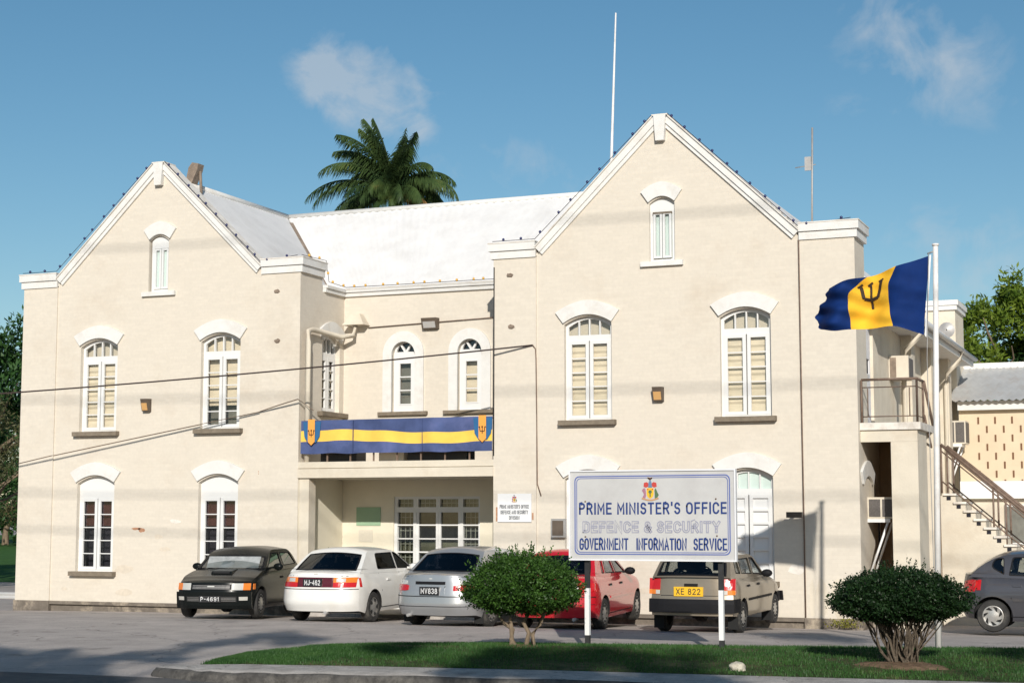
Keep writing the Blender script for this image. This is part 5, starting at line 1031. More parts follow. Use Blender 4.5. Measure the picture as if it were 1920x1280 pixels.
def car(name, loc, yaw, sp, label, group='cars parked along the office front'):
    t = thing(name, (0, 0, 0), label, 'car', group)
    yR, yF = -sp['ro'], sp['wb']+sp['fo']; L_ = yF-yR; W2 = sp['w']/2; top = sp['top']; pm_ = sp['paint']
    sidep = sp.get('side', [(.15, .93), (.3, .985), (.5, 1.0), (.68, .995), (.8, .965), (.95, .90), (1.1, .86)])
    rin, fin = sp.get('rin', [(.15, .16), (.25, .08), (.4, 0), (.6, .02), (.8, .06), (1.1, .12)]), sp.get('fin', [(.15, .12), (.25, .03), (.4, 0), (.6, .06), (.75, .16), (.9, .3)])
    cr_r, cr_f = sp.get('cr', .28), sp.get('cf', .3)
    plan = lambda y: W2*(1-.055*max(0, 1-(y-yR)/.6)**2-.09*max(0, 1-(yF-y)/.9)**2)
    bot = lambda y: sp.get('clr', .19)+.05*max(0, 1-(y-yR)/.5)+.0*max(0, 1-(yF-y)/.5)
    def V(s, tt, r):
        y = yR+s*L_; zt, zb = ip(top, y), bot(y); z = zb+r*(zt-zb); half = plan(y)*ip(sidep, z)
        if r > .92: half *= 1-.5*((r-.92)/.08)**2*.05
        z2 = z+(.035*(1-abs(tt)**2.2)*max(0, (r-.8)/.2))
        wr, wf = max(0, 1-s*7), max(0, 1-(1-s)*6)
        y2 = y+wr*(ip(rin, z)+cr_r*abs(tt)**4)-wf*(ip(fin, z)+cr_f*abs(tt)**3.5)
        return Vector((tt*half, y2, z2))
    ns, nt, nr = 70, 14, 12
    def tp(i, n): return math.sin((i/n-.5)*math.pi)*.35+(i/n*2-1)*.65
    mb = MB(); mb.smooth = True
    mb.grid([[V(i/ns, tp(j, nt), 1) for j in range(nt+1)] for i in range(ns+1)]); mb.grid([[V(i/ns, tp(j, nt), 0) for j in range(nt+1)] for i in range(ns+1)], 1)
    for sg in (-1, 1): mb.grid([[V(i/ns, sg, k/nr) for k in range(nr+1)] for i in range(ns+1)])
    for s_ in (0, 1): mb.grid([[V(s_, tp(j, nt), k/nr) for k in range(nr+1)] for j in range(nt+1)])
    body = mb.build('body', [pm_, UNDER], t)
    # wheel arches cut out of the body
    Rw = sp.get('R', .29); wbs = (0, sp['wb'])
    cut = MB(); cut.m = 1
    for y in wbs:
        for sg in (-1, 1):
            n = 28; ring = [(Rw*1.2*math.cos(6.2832*k/n), Rw*1.2*math.sin(6.2832*k/n)) for k in range(n)]
            a = sg*(W2-.26); b = sg*(W2+.3)
            cut.add([(a, y+p[0], Rw+p[1]) for p in ring]+[(b, y+p[0], Rw+p[1]) for p in ring], [(k, (k+1) % n, n+(k+1) % n, n+k) for k in range(n)]+[tuple(range(n))[::-1], tuple(range(n, 2*n))])
    co = cut.build('cut', [pm_, UNDER]); md = body.modifiers.new('b', 'BOOLEAN'); md.object = co; md.operation = 'DIFFERENCE'; md.solver = 'EXACT'
    dg = bpy.context.evaluated_depsgraph_get(); dg.update(); nm = bpy.data.meshes.new_from_object(body.evaluated_get(dg)); body.modifiers.clear(); body.data = nm; bpy.data.objects.remove(co)
    for p in nm.polygons: p.use_smooth = True
    nm.set_sharp_from_angle(angle=R(32))
    # wheels
    for y in wbs:
        for sg in (-1, 1):
            tw = .18; xo = sg*(W2-.015); xi = xo-sg*tw; c = (0, y, Rw)
            mb = MB(); prof = [(Rw*.62, xi), (Rw*.9, xi), (Rw, xi+sg*.03), (Rw, xo-sg*.03), (Rw*.93, xo), (Rw*.66, xo+sg*.004), (Rw*.64, xo-sg*.02)]
            mb.lathe(prof, c, 'x', 32); wh = mb.build('wheel', TY, t, autosm=40)
            mb = MB(); q = sp.get('rim', 'cap')
            mb.lathe([(Rw*.66, xo-sg*.02), (Rw*.63, xo-sg*.006), (Rw*.58, xo-sg*.014), (Rw*.34, xo-sg*.004), (Rw*.16, xo+sg*.004), (0, xo+sg*.006)], c, 'x', 32); mb.build('rim', RIM, wh)
            mb = MB(); ns_ = sp.get('spokes', 12); sw = sp.get('slot', .10)
            for k in range(ns_):
                a = 6.2832*k/ns_; r0, r1 = Rw*(.36 if ns_ < 8 else .44), Rw*.57; a0 = sp.get('twist', 0)
                pts = [(r0, -sw), (r0, sw*.6), (r1, sw*1.2+a0), (r1, -sw*.8+a0)]; P_ = [(xo+sg*.0035, y+r*math.cos(a+da), Rw+r*math.sin(a+da)) for r, da in pts]; P2 = [(xo-sg*.03, p[1], p[2]) for p in P_]
                mb.add(P_+P2, [(0, 1, 2, 3), (7, 6, 5, 4), (0, 4, 5, 1), (1, 5, 6, 2), (2, 6, 7, 3), (3, 7, 4, 0)])
            mb.build('rim_slots', UNDER, wh)
    # surface patches that follow the body
    def rp(x, z, end):
        s_ = 0 if end == 'r' else 1; y = yR if s_ == 0 else yF; half = plan(y)*ip(sidep, z); tt = max(-1, min(1, x/half))
        zt, zb = ip(top, y), bot(y); return V(s_, tt, max(0, min(1, (z-zb)/(zt-zb))))
    def endpatch(nm_, x0, x1, z0, z1, m, end='r', d=.012, parent=None, nu=8, nv=3, rnd=0, label=None):
        dv = Vector((0, -1 if end == 'r' else 1, 0)); P = []; Q = []
        for i in range(nu+1):
            u = i/nu; x = x0+(x1-x0)*u; sh_ = rnd*(abs(2*u-1)**3)*(z1-z0)/2; P.append([]); Q.append([])
            for k in range(nv+1):
                z = z0+sh_+(z1-z0-2*sh_)*k/nv; p = rp(x, z, end); p.x = x; p.z = z if True else p.z; P[-1].append(p+dv*d); Q[-1].append(p-dv*.03)
        mb = MB(); mb.smooth = False; mb.grid(P); mb.grid(Q)
        for a, b in ((P[0], Q[0]), (P[-1], Q[-1]), ([r[0] for r in P], [r[0] for r in Q]), ([r[-1] for r in P], [r[-1] for r in Q])): mb.grid([a, b])
        return mb.build(nm_, m, parent or t, label=label)
    def sidepatch(nm_, y0, y1, z0, z1, m, sg, d=.01, parent=None, nu=14, follow=False):
        P = []; Q = []
        for i in range(nu+1):
            s_ = ((y0+(y1-y0)*i/nu)-yR)/L_; P.append([]); Q.append([])
            for k in range(3):
                z = z0+(z1-z0)*k/2; y = yR+s_*L_; zt, zb = ip(top, y), bot(y); p = V(s_, sg, max(0, min(1, (z-zb)/(zt-zb)))); P[-1].append(p+Vector((sg*d, 0, 0))); Q[-1].append(p-Vector((sg*.02, 0, 0)))
        mb = MB(); mb.grid(P); mb.grid(Q)
        for a, b in ((P[0], Q[0]), (P[-1], Q[-1]), ([r[0] for r in P], [r[0] for r in Q]), ([r[-1] for r in P], [r[-1] for r in Q])): mb.grid([a, b])
        return mb.build(nm_, m, parent or t)
    # cabin: four corner posts, roof, panes
    cb = sp['cab']; yrb, yrt, yft, yfb = cb['y']; zr = cb['h']; zbR, zbF = ip(top, yrb)+.0, ip(top, yfb)+.0; wb_, wt = W2*cb.get('wb', .89), W2*cb.get('wt', .70)
    zb0 = min(ip(top, yy) for yy in (yrb, yfb, (yrb+yfb)/2))-.01
    A = lambda sg: [Vector((sg*wb_, yrb, zbR-.01)), Vector((sg*wb_, yfb, zbF-.01)), Vector((sg*wt, yft, zr-.045)), Vector((sg*wt, yrt, zr-.035))]
    belt = lambda y: ip(top, y)
    def sideP(sg):
        a, b, c, d = A(sg)
        def f(u, v, w_):      # u = y, v = z
            k = (v-zb0)/(zr-.04-zb0); x = wb_+(wt-wb_)*k+.045*math.sin(math.pi*max(0, min(1, k)))*.5
            return (sg*(x+w_), u, v)
        return f
    rc = sp.get('round', .1)
    outer = [(yrb, zbR-.03), (yfb, zbF-.03)]
    # rounded upper outline
    def rnd_corner(p0, p1, p2, r, n=5):
        p0, p1, p2 = Vector(p0), Vector(p1), Vector(p2); a = p1+(p0-p1).normalized()*r; b = p1+(p2-p1).normalized()*r
        return [tuple(a*(1-t)**2+p1*2*t*(1-t)+b*t*t) for t in [i/n for i in range(n+1)]]
    up = rnd_corner((yfb, zbF), (yft, zr-.045), (yrt, zr-.035), sp.get('rf', .22))+rnd_corner((yft, zr-.045), (yrt, zr-.035), (yrb, zbR), sp.get('rr', .22))
    outer += up
    wins = sp['wins']
    def rwin(w_, r=.045):
        n_ = len(w_); o_ = []
        for i in range(n_): 
            rr = w_[i][2] if len(w_[i]) > 2 else r
            o_ += rnd_corner(w_[i-1][:2], w_[i][:2], w_[(i+1) % n_][:2], rr, 4)
        return o_
    frame_m = sp.get('pillar', pm_)
    wl = [rwin(q) for q in wins]
    for sg in (-1, 1):
        fs = sideP(sg); mb = MB(); mb.poly(outer, wl, fs, .03); mb.build('side_panel', pm_, t, autosm=30)
        for q in wl:
            mb = MB(); mb.poly(q, [], lambda u, v, w_: fs(u, v, w_-.012), .003); mb.build('side_window', sp.get('glass', CG), t)
        mb = MB()                                                   # black rubber round each pane
        for q in wl:
            cx_ = sum(p[0] for p in q)/len(q); cz_ = sum(p[1] for p in q)/len(q); inn = [(cx_+(p[0]-cx_)*(1-.02/max(.12, abs(p[0]-cx_))), cz_+(p[1]-cz_)*(1-.018/max(.1, abs(p[1]-cz_)))) for p in q]
            mb.poly(q, [inn], lambda u, v, w_: fs(u, v, w_+.003), .006)
        mb.build('window_trim', DK, t)
    # roof and the front and rear glass follow the same upper outline
    upf = [p for p in up]; allp = [(yfb, zbF-.01)]+upf+[(yrb, zbR-.01)]
    def across(p, tt, ex=0):
        v = p[1]; k = (v-zb0)/(zr-.04-zb0); x = wb_+(wt-wb_)*k+.045*math.sin(math.pi*max(0, min(1, k)))*.5
        bow = (1-tt*tt); mid = (allp[0][0]+allp[-1][0])/2
        nz = .065*bow*max(0, k)**1; ny = .07*bow*(1-k)*(1 if p[0] > mid else -1)
        return Vector((tt*x, p[0]+ny, v+nz))
    def strip_(p0, p1, n0, t0, t1, nm_, m, off=0, nn=10):
        P = []
        for i in range(n0+1):
            f = i/n0; p = (p0[0]+(p1[0]-p0[0])*f, p0[1]+(p1[1]-p0[1])*f); P.append([across(p, t0+(t1-t0)*j/nn)+Vector((0, 0, off)) for j in range(nn+1)])
        mb = MB(); mb.smooth = True; mb.grid(P); return mb.build(nm_, m, t, recalc=False)
    nf = len(upf)
    P = [[across(p, -1+2*j/14) for j in range(15)] for p in upf]; mb = MB(); mb.smooth = True; mb.grid(P); mb.build('roof', pm_, t, recalc=False)
    def screen(pb, pt, nm_, g, ins=.86, topi=.06, boti=.08, off=.0):
        """sloping screen: painted surround with a glass pane"""
        mb = MB(); mb.smooth = True
        lo = (pb[0]+(pt[0]-pb[0])*boti, pb[1]+(pt[1]-pb[1])*boti); hi = (pb[0]+(pt[0]-pb[0])*(1-topi), pb[1]+(pt[1]-pb[1])*(1-topi))
        def row(p, a, b, n): return [across(p, a+(b-a)*j/n) for j in range(n+1)]
        mb.grid([row(pb, -1, 1, 12), row(lo, -1, 1, 12)]); mb.grid([row(hi, -1, 1, 12), row(pt, -1, 1, 12)])
        for a, b in ((-1, -ins), (ins, 1)): mb.grid([row(lo, a, b, 2), row(hi, a, b, 2)])
        mb.build(nm_+'_surround', sp.get('surr', pm_), t, recalc=False)
        mb = MB(); mb.smooth = True; mb.grid([row((lo[0]+(hi[0]-lo[0])*k/4, lo[1]+(hi[1]-lo[1])*k/4), -ins, ins, 12) for k in range(5)]); g_ = mb.build(nm_, g, t, recalc=False)
        mb = MB(); e1, e2 = .03, .045                                   # black edge seal
        def sh(p, a, b, dz=.004): return [q+Vector((0, 0, dz))+Vector((0, .004 if p[0] > (yrb+yfb)/2 else -.004, 0)) for q in row(p, a, b, 10)]
        mix = lambda f: (lo[0]+(hi[0]-lo[0])*f, lo[1]+(hi[1]-lo[1])*f)
        mb.grid([sh(lo, -ins-.02, ins+.02), sh(mix(.06), -ins-.02, ins+.02)]); mb.grid([sh(mix(.95), -ins-.02, ins+.02), sh(hi, -ins-.02, ins+.02)])
        for a, b in ((-ins-.02, -ins+.03), (ins-.03, ins+.02)): mb.grid([sh(mix(k/4), a, b) for k in range(5)])
        mb.build('screen_seal', DK, g_, recalc=False); return g_
    screen(allp[0], upf[0], 'windscreen', sp.get('wglass', sp.get('glass', CG)), .9)
    screen(allp[-1], upf[-1], 'rear_window', sp.get('rglass', sp.get('glass', CG)), sp.get('rins', .86), topi=sp.get('rtop', .05), boti=.08)
    # interior
    mb = MB(); zf = zb0+.02; P = [[(x, y, ip(top, y)+.045) for x in (-wb_*.97, wb_*.97)] for y in [yrb+.05+(yfb-yrb-.1)*k/12 for k in range(13)]]; mb.grid(P); mb.build('interior_floor', INT, t, recalc=False)
    for yy, nm_ in ((sp['wb']*.42, 'front'), (sp['cab']['y'][1]+.22 if sp.get('rearseat') is None else sp['rearseat'], 'rear')):
        for sg in (-1, 1):
            mb = MB(); cx_ = sg*W2*.42; zs = ip(top, yy)
            mb.box((cx_-.22, yy-.05, zs-.05), (cx_+.22, yy+.06, zs+(.14 if nm_ == 'front' else .06))); mb.box((cx_-.13, yy-.045, zs+.12), (cx_+.13, yy+.04, min(zs+.27, zr-.13))); mb.build('seat', INT, t)
    mb = MB(); mb.tube([(-W2*.42+.17*math.cos(a)*1, yfb-.55+.04*math.sin(a), ip(top, yfb)+.03+.15*math.sin(a)) for a in [k*.393 for k in range(17)]], .014, 5); mb.build('steering_wheel', DK, t)
    # mirrors, handles, door lines, sills
    for sg in (-1, 1):
        ym = yfb-sp.get('mir', .42); zm = ip(top, ym)+.07
        mb = MB(); mb.smooth = True; mb.lathe([(0, -.045), (.05, -.04), (.075, -.01), (.08, .03), (.0, .035)], (0, 0, 0), 'y', 12)
        mb.v = [(sg*(W2+.06)+v[0]*1.3, ym+v[1], zm+v[2]*.9) for v in mb.v]; mb.smooth = False; mb.box((sg*(W2-.08), ym-.01, zm-.04), (sg*(W2+.02), ym+.03, zm-.0)); mb.build('mirror', sp.get('mirm', DK), t)
        for yy in sp['handles']: sidepatch('door_handle', yy, yy+.15, sp.get('hz', .72), sp.get('hz', .72)+.035, sp.get('hm', DK), sg, .018, nu=3)
        for yy in sp['doors']: sidepatch('door_gap', yy, yy+.012, .27, ip(top, yy)-.02, DK, sg, .002, nu=1)
        sidepatch('sill_gap', sp['doors'][0], sp['doors'][-1], .262, .276, DK, sg, .002)
        if 'mould' in sp: sidepatch('side_moulding', Rw*1.25, sp['wb']-Rw*1.3, sp['mould']-.02, sp['mould']+.02, sp.get('mouldm', DK), sg, .012)
    sp['detail'](t, endpatch, sidepatch, V, rp, dict(W2=W2, yR=yR, yF=yF))
    t.location = loc; t.rotation_euler = (sp.get('tilt', .012), 0, R(yaw)); return t
def plateno(t, rp, txt, cx, z, end, fg, bgm, wd=.42, hg=.115, frame=None):
    p = rp(cx, z, end); dv = -1 if end == 'r' else 1
    mb = MB(); mb.box((cx-wd/2, p.y+dv*.03, z-hg/2), (cx+wd/2, p.y-dv*.02, z+hg/2)); pl = mb.build('number_plate', bgm, t)
    sgn = 1 if end == 'r' else -1
    fr = lambda u, v, w_: (cx+sgn*u, p.y+dv*(.031+w_), v)
    mb = MB(); stroke_text(mb, txt, fr, 0, z-hg*.32, wd*.84, hg*.66, .003, t=.13); mb.build('plate_lettering', fg, pl)
    return pl
BP = mat('black number plate', (.015, .015, .017), .4); YP = mat('yellow number plate', (.80, .46, .02), .5); WL = mat('white plate lettering', (.7, .7, .7), .5)
def exhaust(t, x, y, z):
    mb = MB(); mb.tube([(x, y, z), (x, y+.25, z)], .03, 8); mb.build('exhaust_pipe', 'steel', t)
def mudflap(t, W2, y, ):
    for sg in (-1, 1): mb = MB(); mb.box((sg*(W2-.2), y-.36, .08), (sg*(W2-.02), y-.345, .34)); mb.build('mud_flap', UNDER, t)

def det_white(t, ep, spt, V, rp, g):
    ep('lamp_band', -.70, .70, .70, .885, MAROON, 'r', .008)
    for a, b in ((-.76, -.38), (.38, .76)):
        q = ep('tail_lamp', a, b, .70, .79, RED, 'r', .014); ep('indicator', a+.02*(1 if a < 0 else 0), b-.0, .79, .885, AMB, 'r', .014, parent=q, rnd=.0)
        c = (a+b)/2+(.05 if a < 0 else -.05); ep('reversing_lamp', c-.08, c+.08, .80, .87, CLR, 'r', .018, parent=q)
    for sg in (-1, 1): spt('tail_lamp', g['yR']+.06, g['yR']+.2, .70, .87, RED, sg, .006, nu=4)
    plateno(t, rp, 'MJ-462', -.05, .785, 'r', WL, BP, .40, .15)
    mb = MB(); 
    ep('bumper_gap', -.80, .80, .655, .668, DK, 'r', .003, nu=16); ep('boot_gap', -.62, .62, .905, .913, DK, 'r', .002, nu=12)
    ep('badge', -.04, .04, .935, .955, CLR, 'r', .006, nu=2); exhaust(t, .22, g['yR']+.02, .22)
    for a, b in ((-.68, -.35), (.35, .68)): ep('headlamp', a, b, .56, .70, CLR, 'f', .01)
    ep('grille', -.3, .3, .58, .68, DK, 'f', .006); ep('front_plate_recess', -.25, .25, .36, .46, DK, 'f', .006)
def det_silver(t, ep, spt, V, rp, g):
    for a, b in ((-.78, -.46), (.46, .78)):
        q = ep('tail_lamp', a, b, .68, .79, RED, 'r', .014, rnd=.25); ep('indicator', a+.04, b-.04, .79, .87, CLR, 'r', .014, parent=q, rnd=.25)
    for sg in (-1, 1): spt('tail_lamp', g['yR']+.08, g['yR']+.24, .70, .84, RED, sg, .006, nu=4)
    ep('garnish', -.30, .30, .80, .85, DK, 'r', .02); ep('plate_recess', -.3, .3, .60, .795, sp_silver['paint'], 'r', .004)
    plateno(t, rp, 'MV838', .0, .68, 'r', WL, BP, .40, .15)
    ep('bumper_gap', -.80, .80, .575, .59, DK, 'r', .003, nu=16); ep('bumper_groove', -.79, .79, .40, .41, DK, 'r', .003, nu=16); ep('boot_gap', -.62, .62, .93, .937, DK, 'r', .002, nu=12)
    ep('badge', -.03, .03, .89, .91, CLR, 'r', .006, nu=2); exhaust(t, -.45, g['yR']+.02, .24); mudflap(t, g['W2'], 0)
    for a, b in ((-.68, -.38), (.38, .68)): ep('headlamp', a, b, .56, .69, CLR, 'f', .01)
    ep('grille', -.25, .25, .56, .66, DK, 'f', .006)
def det_red(t, ep, spt, V, rp, g):
    for a, b in ((-.76, -.40), (.40, .76)):
        q = ep('tail_lamp', a, b, .68, .86, RED, 'r', .014, rnd=.3); ep('reversing_lamp', a+.24 if a < 0 else a+.02, a+.34 if a < 0 else a+.12, .73, .80, CLR, 'r', .018, parent=q)
    for sg in (-1, 1): spt('tail_lamp', g['yR']+.08, g['yR']+.28, .69, .84, RED, sg, .006, nu=4)
    ep('plate_recess', -.28, .28, .66, .80, DK, 'r', .006); ep('bumper_gap', -.78, .78, .60, .612, DK, 'r', .003, nu=16); ep('bumper_groove', -.77, .77, .47, .478, DK, 'r', .002, nu=16); exhaust(t, .45, g['yR']+.02, .22)
    for a, b in ((-.66, -.38), (.38, .66)): ep('headlamp', a, b, .56, .69, CLR, 'f', .01)
    ep('grille', -.25, .25, .56, .64, DK, 'f', .006)
def det_brown(t, ep, spt, V, rp, g):
    for a, b in ((-.77, -.56), (.56, .77)):
        q = ep('tail_lamp', a, b, .76, .95, RED, 'r', .016); ep('indicator', a, b, .68, .758, AMB, 'r', .016, parent=q)
        ep('reversing_lamp', min(abs(a), abs(b))*(1 if a > 0 else -1)-(.0 if a > 0 else .08), min(abs(a), abs(b))*(1 if a > 0 else -1)+(.08 if a > 0 else 0), .685, .75, CLR, 'r', .02, parent=q)
    for sg in (-1, 1): spt('tail_lamp', g['yR']+.07, g['yR']+.17, .70, .94, RED, sg, .006, nu=4)
    ep('bumper', -.76, .76, .37, .60, DK, 'r', .05, nu=16); 
    for sg in (-1, 1): spt('bumper', g['yR']+.0, g['yR']+.38, .37, .60, DK, sg, .02, nu=6); spt('bumper', g['yF']-.42, g['yF']-.1, .40, .58, DK, sg, .02, nu=6)
    ep('bumper', -.78, .78, .40, .58, DK, 'f', .05, nu=16)
    ep('hatch_handle', -.12, .12, .82, .865, DK, 'r', .02, nu=4); ep('hatch_gap', -.55, .55, .655, .665, DK, 'r', .003)
    plateno(t, rp, 'XE 822', -.04, .73, 'r', mat('black plate lettering', (.03, .03, .03), .5), YP, .52, .16); mudflap(t, g['W2'], 0); mudflap(t, g['W2'], 2.4)
    mb = MB(); mb.tube([(.1, g['yR']+.23, 1.02), (.28, g['yR']+.26, 1.08), (-.12, g['yR']+.27, 1.12)], .008, 4); mb.build('rear_wiper', DK, t)
    mb = MB(); mb.tube([(.05, 1.75, 1.34), (.05, 1.7, 1.42)], .01); mb.build('aerial_base', DK, t)
    for a, b in ((-.66, -.36), (.36, .66)): ep('headlamp', a, b, .58, .70, CLR, 'f', .01)
    ep('grille', -.34, .34, .60, .69, DK, 'f', .008)
def det_black(t, ep, spt, V, rp, g):
    for a, b in ((-.74, -.42), (.42, .74)):
        q = ep('headlamp', a, b, .56, .69, CLR, 'f', .012); c = (a, a+.12) if a < 0 else (b-.12, b); ep('indicator', c[0], c[1], .56, .69, AMB, 'f', .016, parent=q, nu=3)
    for sg in (-1, 1): spt('indicator', g['yF']-.3, g['yF']-.16, .57, .68, AMB, sg, .008, nu=3)
    ep('grille', -.40, .40, .57, .665, DK, 'f', .008); mb = MB()
    for k in range(3): ep('grille_bar', -.38, .38, .583+k*.027, .591+k*.027, 'steel', 'f', .011, nu=10)
    ep('badge', -.07, .07, .615, .64, CLR, 'f', .018, nu=3)
    ep('bumper', -.765, .765, .20, .52, sp_black['paint'], 'f', .028, nu=18, nv=5)
    ep('air_intake', -.52, .50, .33, .44, UNDER, 'f', .032, nu=10)
    for k in range(3): ep('intake_bar', -.50, .48, .35+k*.028, .356+k*.028, 'steel', 'f', .036, nu=10)
    for a, b in ((-.72, -.56), (.56, .72)): ep('fog_lamp', a, b, .36, .43, CLR, 'f', .038, nu=3)
    plateno(t, lambda x, z, e: rp(x, z, e)+Vector((0, .026, 0)), 'P-4691', -.0, .385, 'f', WL, BP, .44, .12)
    zz0 = .97; mb = MB(); mb.grid([[(x, g['yF']-1.28-.06*k, zz0+.075*k) for x in (-.55, -.3, 0, .3, .55)] for k in range(4)]); mb.build('sunshade', SHADE, t, recalc=False)
    # bonnet scoop
    y1 = g['yF']-.62
    mb = MB(); mb.add([(-.22, y1, ip(sp_black['top'], y1)+.035), (.22, y1, ip(sp_black['top'], y1)+.035), (.2, y1-.45, ip(sp_black['top'], y1-.45)+.045), (-.2, y1-.45, ip(sp_black['top'], y1-.45)+.045), (-.2, y1-.04, ip(sp_black['top'], y1)+.09), (.2, y1-.04, ip(sp_black['top'], y1)+.09)], [(0, 1, 5, 4), (4, 5, 2, 3), (0, 4, 3), (1, 2, 5)]); sc = mb.build('bonnet_scoop', sp_black['paint'], t)
    mb = MB(); mb.add([(-.17, y1+.004, ip(sp_black['top'], y1)+.045), (.17, y1+.004, ip(sp_black['top'], y1)+.045), (.17, y1-.03, ip(sp_black['top'], y1)+.084), (-.17, y1-.03, ip(sp_black['top'], y1)+.084)], [(0, 1, 2, 3)]); mb.v = [(v[0], v[1]+.008, v[2]+.002) for v in mb.v]; mb.build('scoop_mouth', UNDER, sc)
    for a, b in ((-.6, -.35), (.35, .6)):
        ep('tail_lamp', a, b, .7, .85, RED, 'r', .012)
    for sg in (-1, 1):
        mb = MB(); mb.tube([(sg*.1-.1, g['yF']-1.02, .945), (sg*.1+.35, g['yF']-1.1, .965)], .008, 4); mb.build('wiper', DK, t)
def det_grey(t, ep, spt, V, rp, g):
    for a, b in ((-.76, -.5), (.5, .76)): ep('tail_lamp', a, b, .68, .92, RED, 'r', .014, rnd=.3)
    for sg in (-1, 1): spt('tail_lamp', g['yR']+.04, g['yR']+.24, .74, .92, RED, sg, .012, nu=5)
    ep('bumper_gap', -.8, .8, .60, .612, DK, 'r', .003, nu=16); ep('number_plate', -.25, .25, .64, .76, BP, 'r', .01)
    for a, b in ((-.66, -.38), (.38, .66)): ep('headlamp', a, b, .56, .69, CLR, 'f', .01)
    ep('grille', -.25, .25, .5, .6, DK, 'f', .006)
W_ = paint('white car paint', (.74, .73, .70), dust=.35, dcol=(.5, .45, .36)); SL = paint('silver car paint', (.40, .41, .42), metal=.55, rough=.32, dust=.2); RD = paint('red car paint', (.50, .012, .022), rough=.22, dust=0, dcol=(.35, .1, .08), coat=1); BR = paint('metallic beige car paint', (.27, .225, .17), metal=.45, rough=.35, dust=.25)
BK = paint('black car paint', (.008, .010, .010), rough=.25, dust=.08, dcol=(.04, .035, .03), coat=.03, spec=.12); GR = paint('dark grey car paint', (.065, .065, .075), metal=.35, rough=.3, dust=.15)
sedan_top = [(-.95, .93), (-.75, .965), (-.3, .985), (.2, .95), (1.6, .93), (2.2, .93), (2.9, .80), (3.25, .70), (3.45, .62)]
sp_white = dict(wb=2.6, ro=.93, fo=.82, w=1.70, top=sedan_top, paint=W_, R=.29, cab=dict(y=(-.46, .16, 1.30, 2.15), h=1.40, wb=.90, wt=.70), handles=(.62,), hz=.78, hm=W_, doors=(.35, 1.30, 1.32, 2.1), wins=[[(.32, 1.0, .07), (1.22, .985, .02), (1.22, 1.31, .02), (.42, 1.31, .1)], [(1.27, .985, .02), (1.98, .965, .05), (1.38, 1.31, .06), (1.27, 1.31, .02)]], detail=det_white, mirm=W_, rr=.13, rf=.16, spokes=5, slot=.22)
sp_silver = dict(wb=2.52, ro=.92, fo=.8, w=1.68, top=sedan_top, paint=SL, R=.285, cab=dict(y=(-.38, .2, 1.3, 2.1), h=1.42, wb=.90, wt=.68), handles=(.4, 1.2), hz=.78, hm=SL, doors=(.3, 1.2, 1.21, 2.05), wins=[[(.3, 1.0, .07), (1.1, .985, .02), (1.1, 1.31, .02), (.45, 1.31, .12)], [(1.16, .985, .02), (1.92, .965, .05), (1.32, 1.31, .06), (1.16, 1.31, .02)]], detail=det_silver, rr=.14, rf=.16, mirm=SL, spokes=12)
sp_red = dict(wb=2.4, ro=.86, fo=.80, w=1.62, top=[(-.9, .90), (-.7, .945), (-.3, .96), (.2, .93), (1.5, .91), (2.0, .91), (2.7, .78), (3.1, .66), (3.3, .6)], paint=RD, R=.28, cab=dict(y=(-.35, .15, 1.2, 1.95), h=1.39, wb=.90, wt=.68), handles=(.35, 1.1), hz=.76, doors=(.25, 1.1, 1.11, 1.9), wins=[[(.12, .99, .03), (.3, .98, .02), (.48, 1.28, .03), (.34, 1.28, .08)], [(.36, .98, .02), (1.0, .965, .02), (1.0, 1.28, .02), (.54, 1.28, .05)], [(1.06, .965, .02), (1.78, .945, .04), (1.22, 1.28, .06), (1.06, 1.28, .02)]], detail=det_red, mould=.56, mouldm=RD, rr=.13, rf=.16, mirm=DK, wglass=CG, rglass=CG, glass=CGc, spokes=10)
sp_brown = dict(clr=.27, wb=2.38, ro=.66, fo=.70, w=1.55, top=[(-.7, .97), (-.5, .98), (.2, .94), (1.5, .90), (1.95, .90), (2.6, .78), (3.05, .70), (3.2, .66)], paint=BR, R=.275, cab=dict(y=(-.60, -.25, 1.2, 1.85), h=1.37, wb=.91, wt=.76), handles=(.3, 1.0), hz=.78, doors=(.15, .98, .99, 1.8), wins=[[(-.22, 1.03, .03), (.1, 1.01, .02), (.1, 1.27, .02), (-.14, 1.27, .05)], [(.17, 1.01, .02), (.88, .98, .02), (.88, 1.27, .02), (.17, 1.27, .02)], [(.95, .98, .02), (1.66, .95, .04), (1.2, 1.27, .05), (.95, 1.27, .02)]], detail=det_brown,
  rin=[(.15, .06), (.3, .0), (.5, 0), (.7, .03), (1.0, .07)], cr=.08, cf=.15, side=[(.15, .95), (.35, .99), (.6, 1.0), (.78, .985), (.95, .93), (1.1, .9)], mould=.56, rr=.14, rf=.2, glass=CGc, rins=.88, rtop=.1, spokes=12, rearseat=.15)
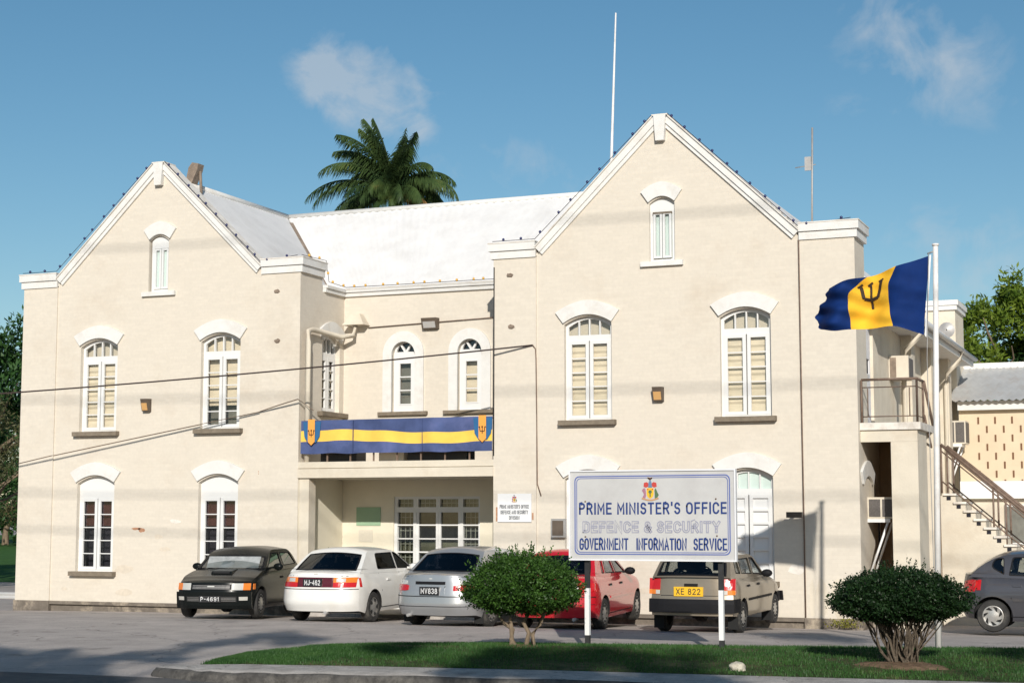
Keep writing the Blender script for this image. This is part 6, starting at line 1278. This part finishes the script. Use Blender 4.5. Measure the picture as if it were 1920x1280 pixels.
sp_black = dict(wb=2.3, ro=.66, fo=.76, w=1.61, top=[(-.7, .98), (-.4, .985), (.4, .945), (1.5, .92), (1.95, .92), (2.6, .80), (2.95, .72), (3.1, .66)], paint=BK, R=.285, cab=dict(y=(-.46, -.1, 1.2, 1.92), h=1.38, wb=.91, wt=.73), handles=(.85,), hz=.76, doors=(.75, 1.78), wins=[[(-.3, 1.03, .04), (.62, 1.0, .02), (.62, 1.28, .02), (-.08, 1.28, .06)], [(.72, 1.0, .02), (1.7, .96, .05), (1.2, 1.28, .06), (.72, 1.28, .02)]], detail=det_black, cr=.12, cf=.22, rr=.18, rf=.28, mir=.5, spokes=14, slot=.07, fin=[(.15, .1), (.25, .03), (.5, 0), (.7, .05), (.9, .12)], wglass=glass_mat('windscreen glass', (.55, .6, .62), 2.2), R_=0, mirm=BK)
sp_grey = dict(wb=2.4, ro=.62, fo=.72, w=1.65, top=[(-.7, .99), (-.45, 1.0), (.3, .965), (1.4, .93), (1.9, .93), (2.6, .80), (2.95, .7), (3.1, .62)], paint=GR, R=.285, cab=dict(y=(-.40, .08, 1.2, 2.0), h=1.41, wb=.91, wt=.70), handles=(.36, 1.1), hz=.80, doors=(.32, 1.1, 1.11, 1.9), wins=[[(-.02, 1.14, .08), (.22, 1.0, .04), (.22, 1.31, .04), (.05, 1.30, .08)], [(.29, .99, .03), (1.0, .97, .02), (1.0, 1.32, .02), (.36, 1.32, .05)], [(1.08, .97, .02), (1.8, .95, .04), (1.22, 1.32, .06), (1.08, 1.32, .02)]], detail=det_grey, mould=.56, mouldm=GR, rr=.4, rf=.35, glass=CGc, spokes=7, slot=.2, twist=.35, hm=GR)
CARS = [('parked_car', (-4.8, -3.5, .0), 180+13, sp_black, 'black hatchback with bonnet scoop facing the road'),
 ('parked_car', (-2.45, -3.15, -.01), 2, sp_white, 'white saloon car seen from behind with red lamp band'),
 ('parked_car', (.38, -3.85, .01), -3, sp_silver, 'silver saloon car half hidden by the clipped shrub'),
 ('parked_car', (2.55, -3.8, .01), 4, sp_red, 'red saloon car between shrub and sign post'),
 ('parked_car', (5.12, -3.7, .01), 0, sp_brown, 'beige hatchback with yellow number plate below the sign'),
 ('parked_car', (9.84, -1.45, -.02), -90, sp_grey, 'dark grey hatchback side on at the right edge')]
for nm_, loc, yw, sp, lb in CARS:
    # place by rear axle; the black car is placed by its front axle
    v = Vector(loc)
    if sp is sp_black: v = v-Matrix.Rotation(R(yw), 3, 'Z') @ Vector((0, sp['wb'], 0))
    if sp is sp_grey: v = v+Vector((0, .8, 0))
    car(nm_, v, yw, sp, lb)
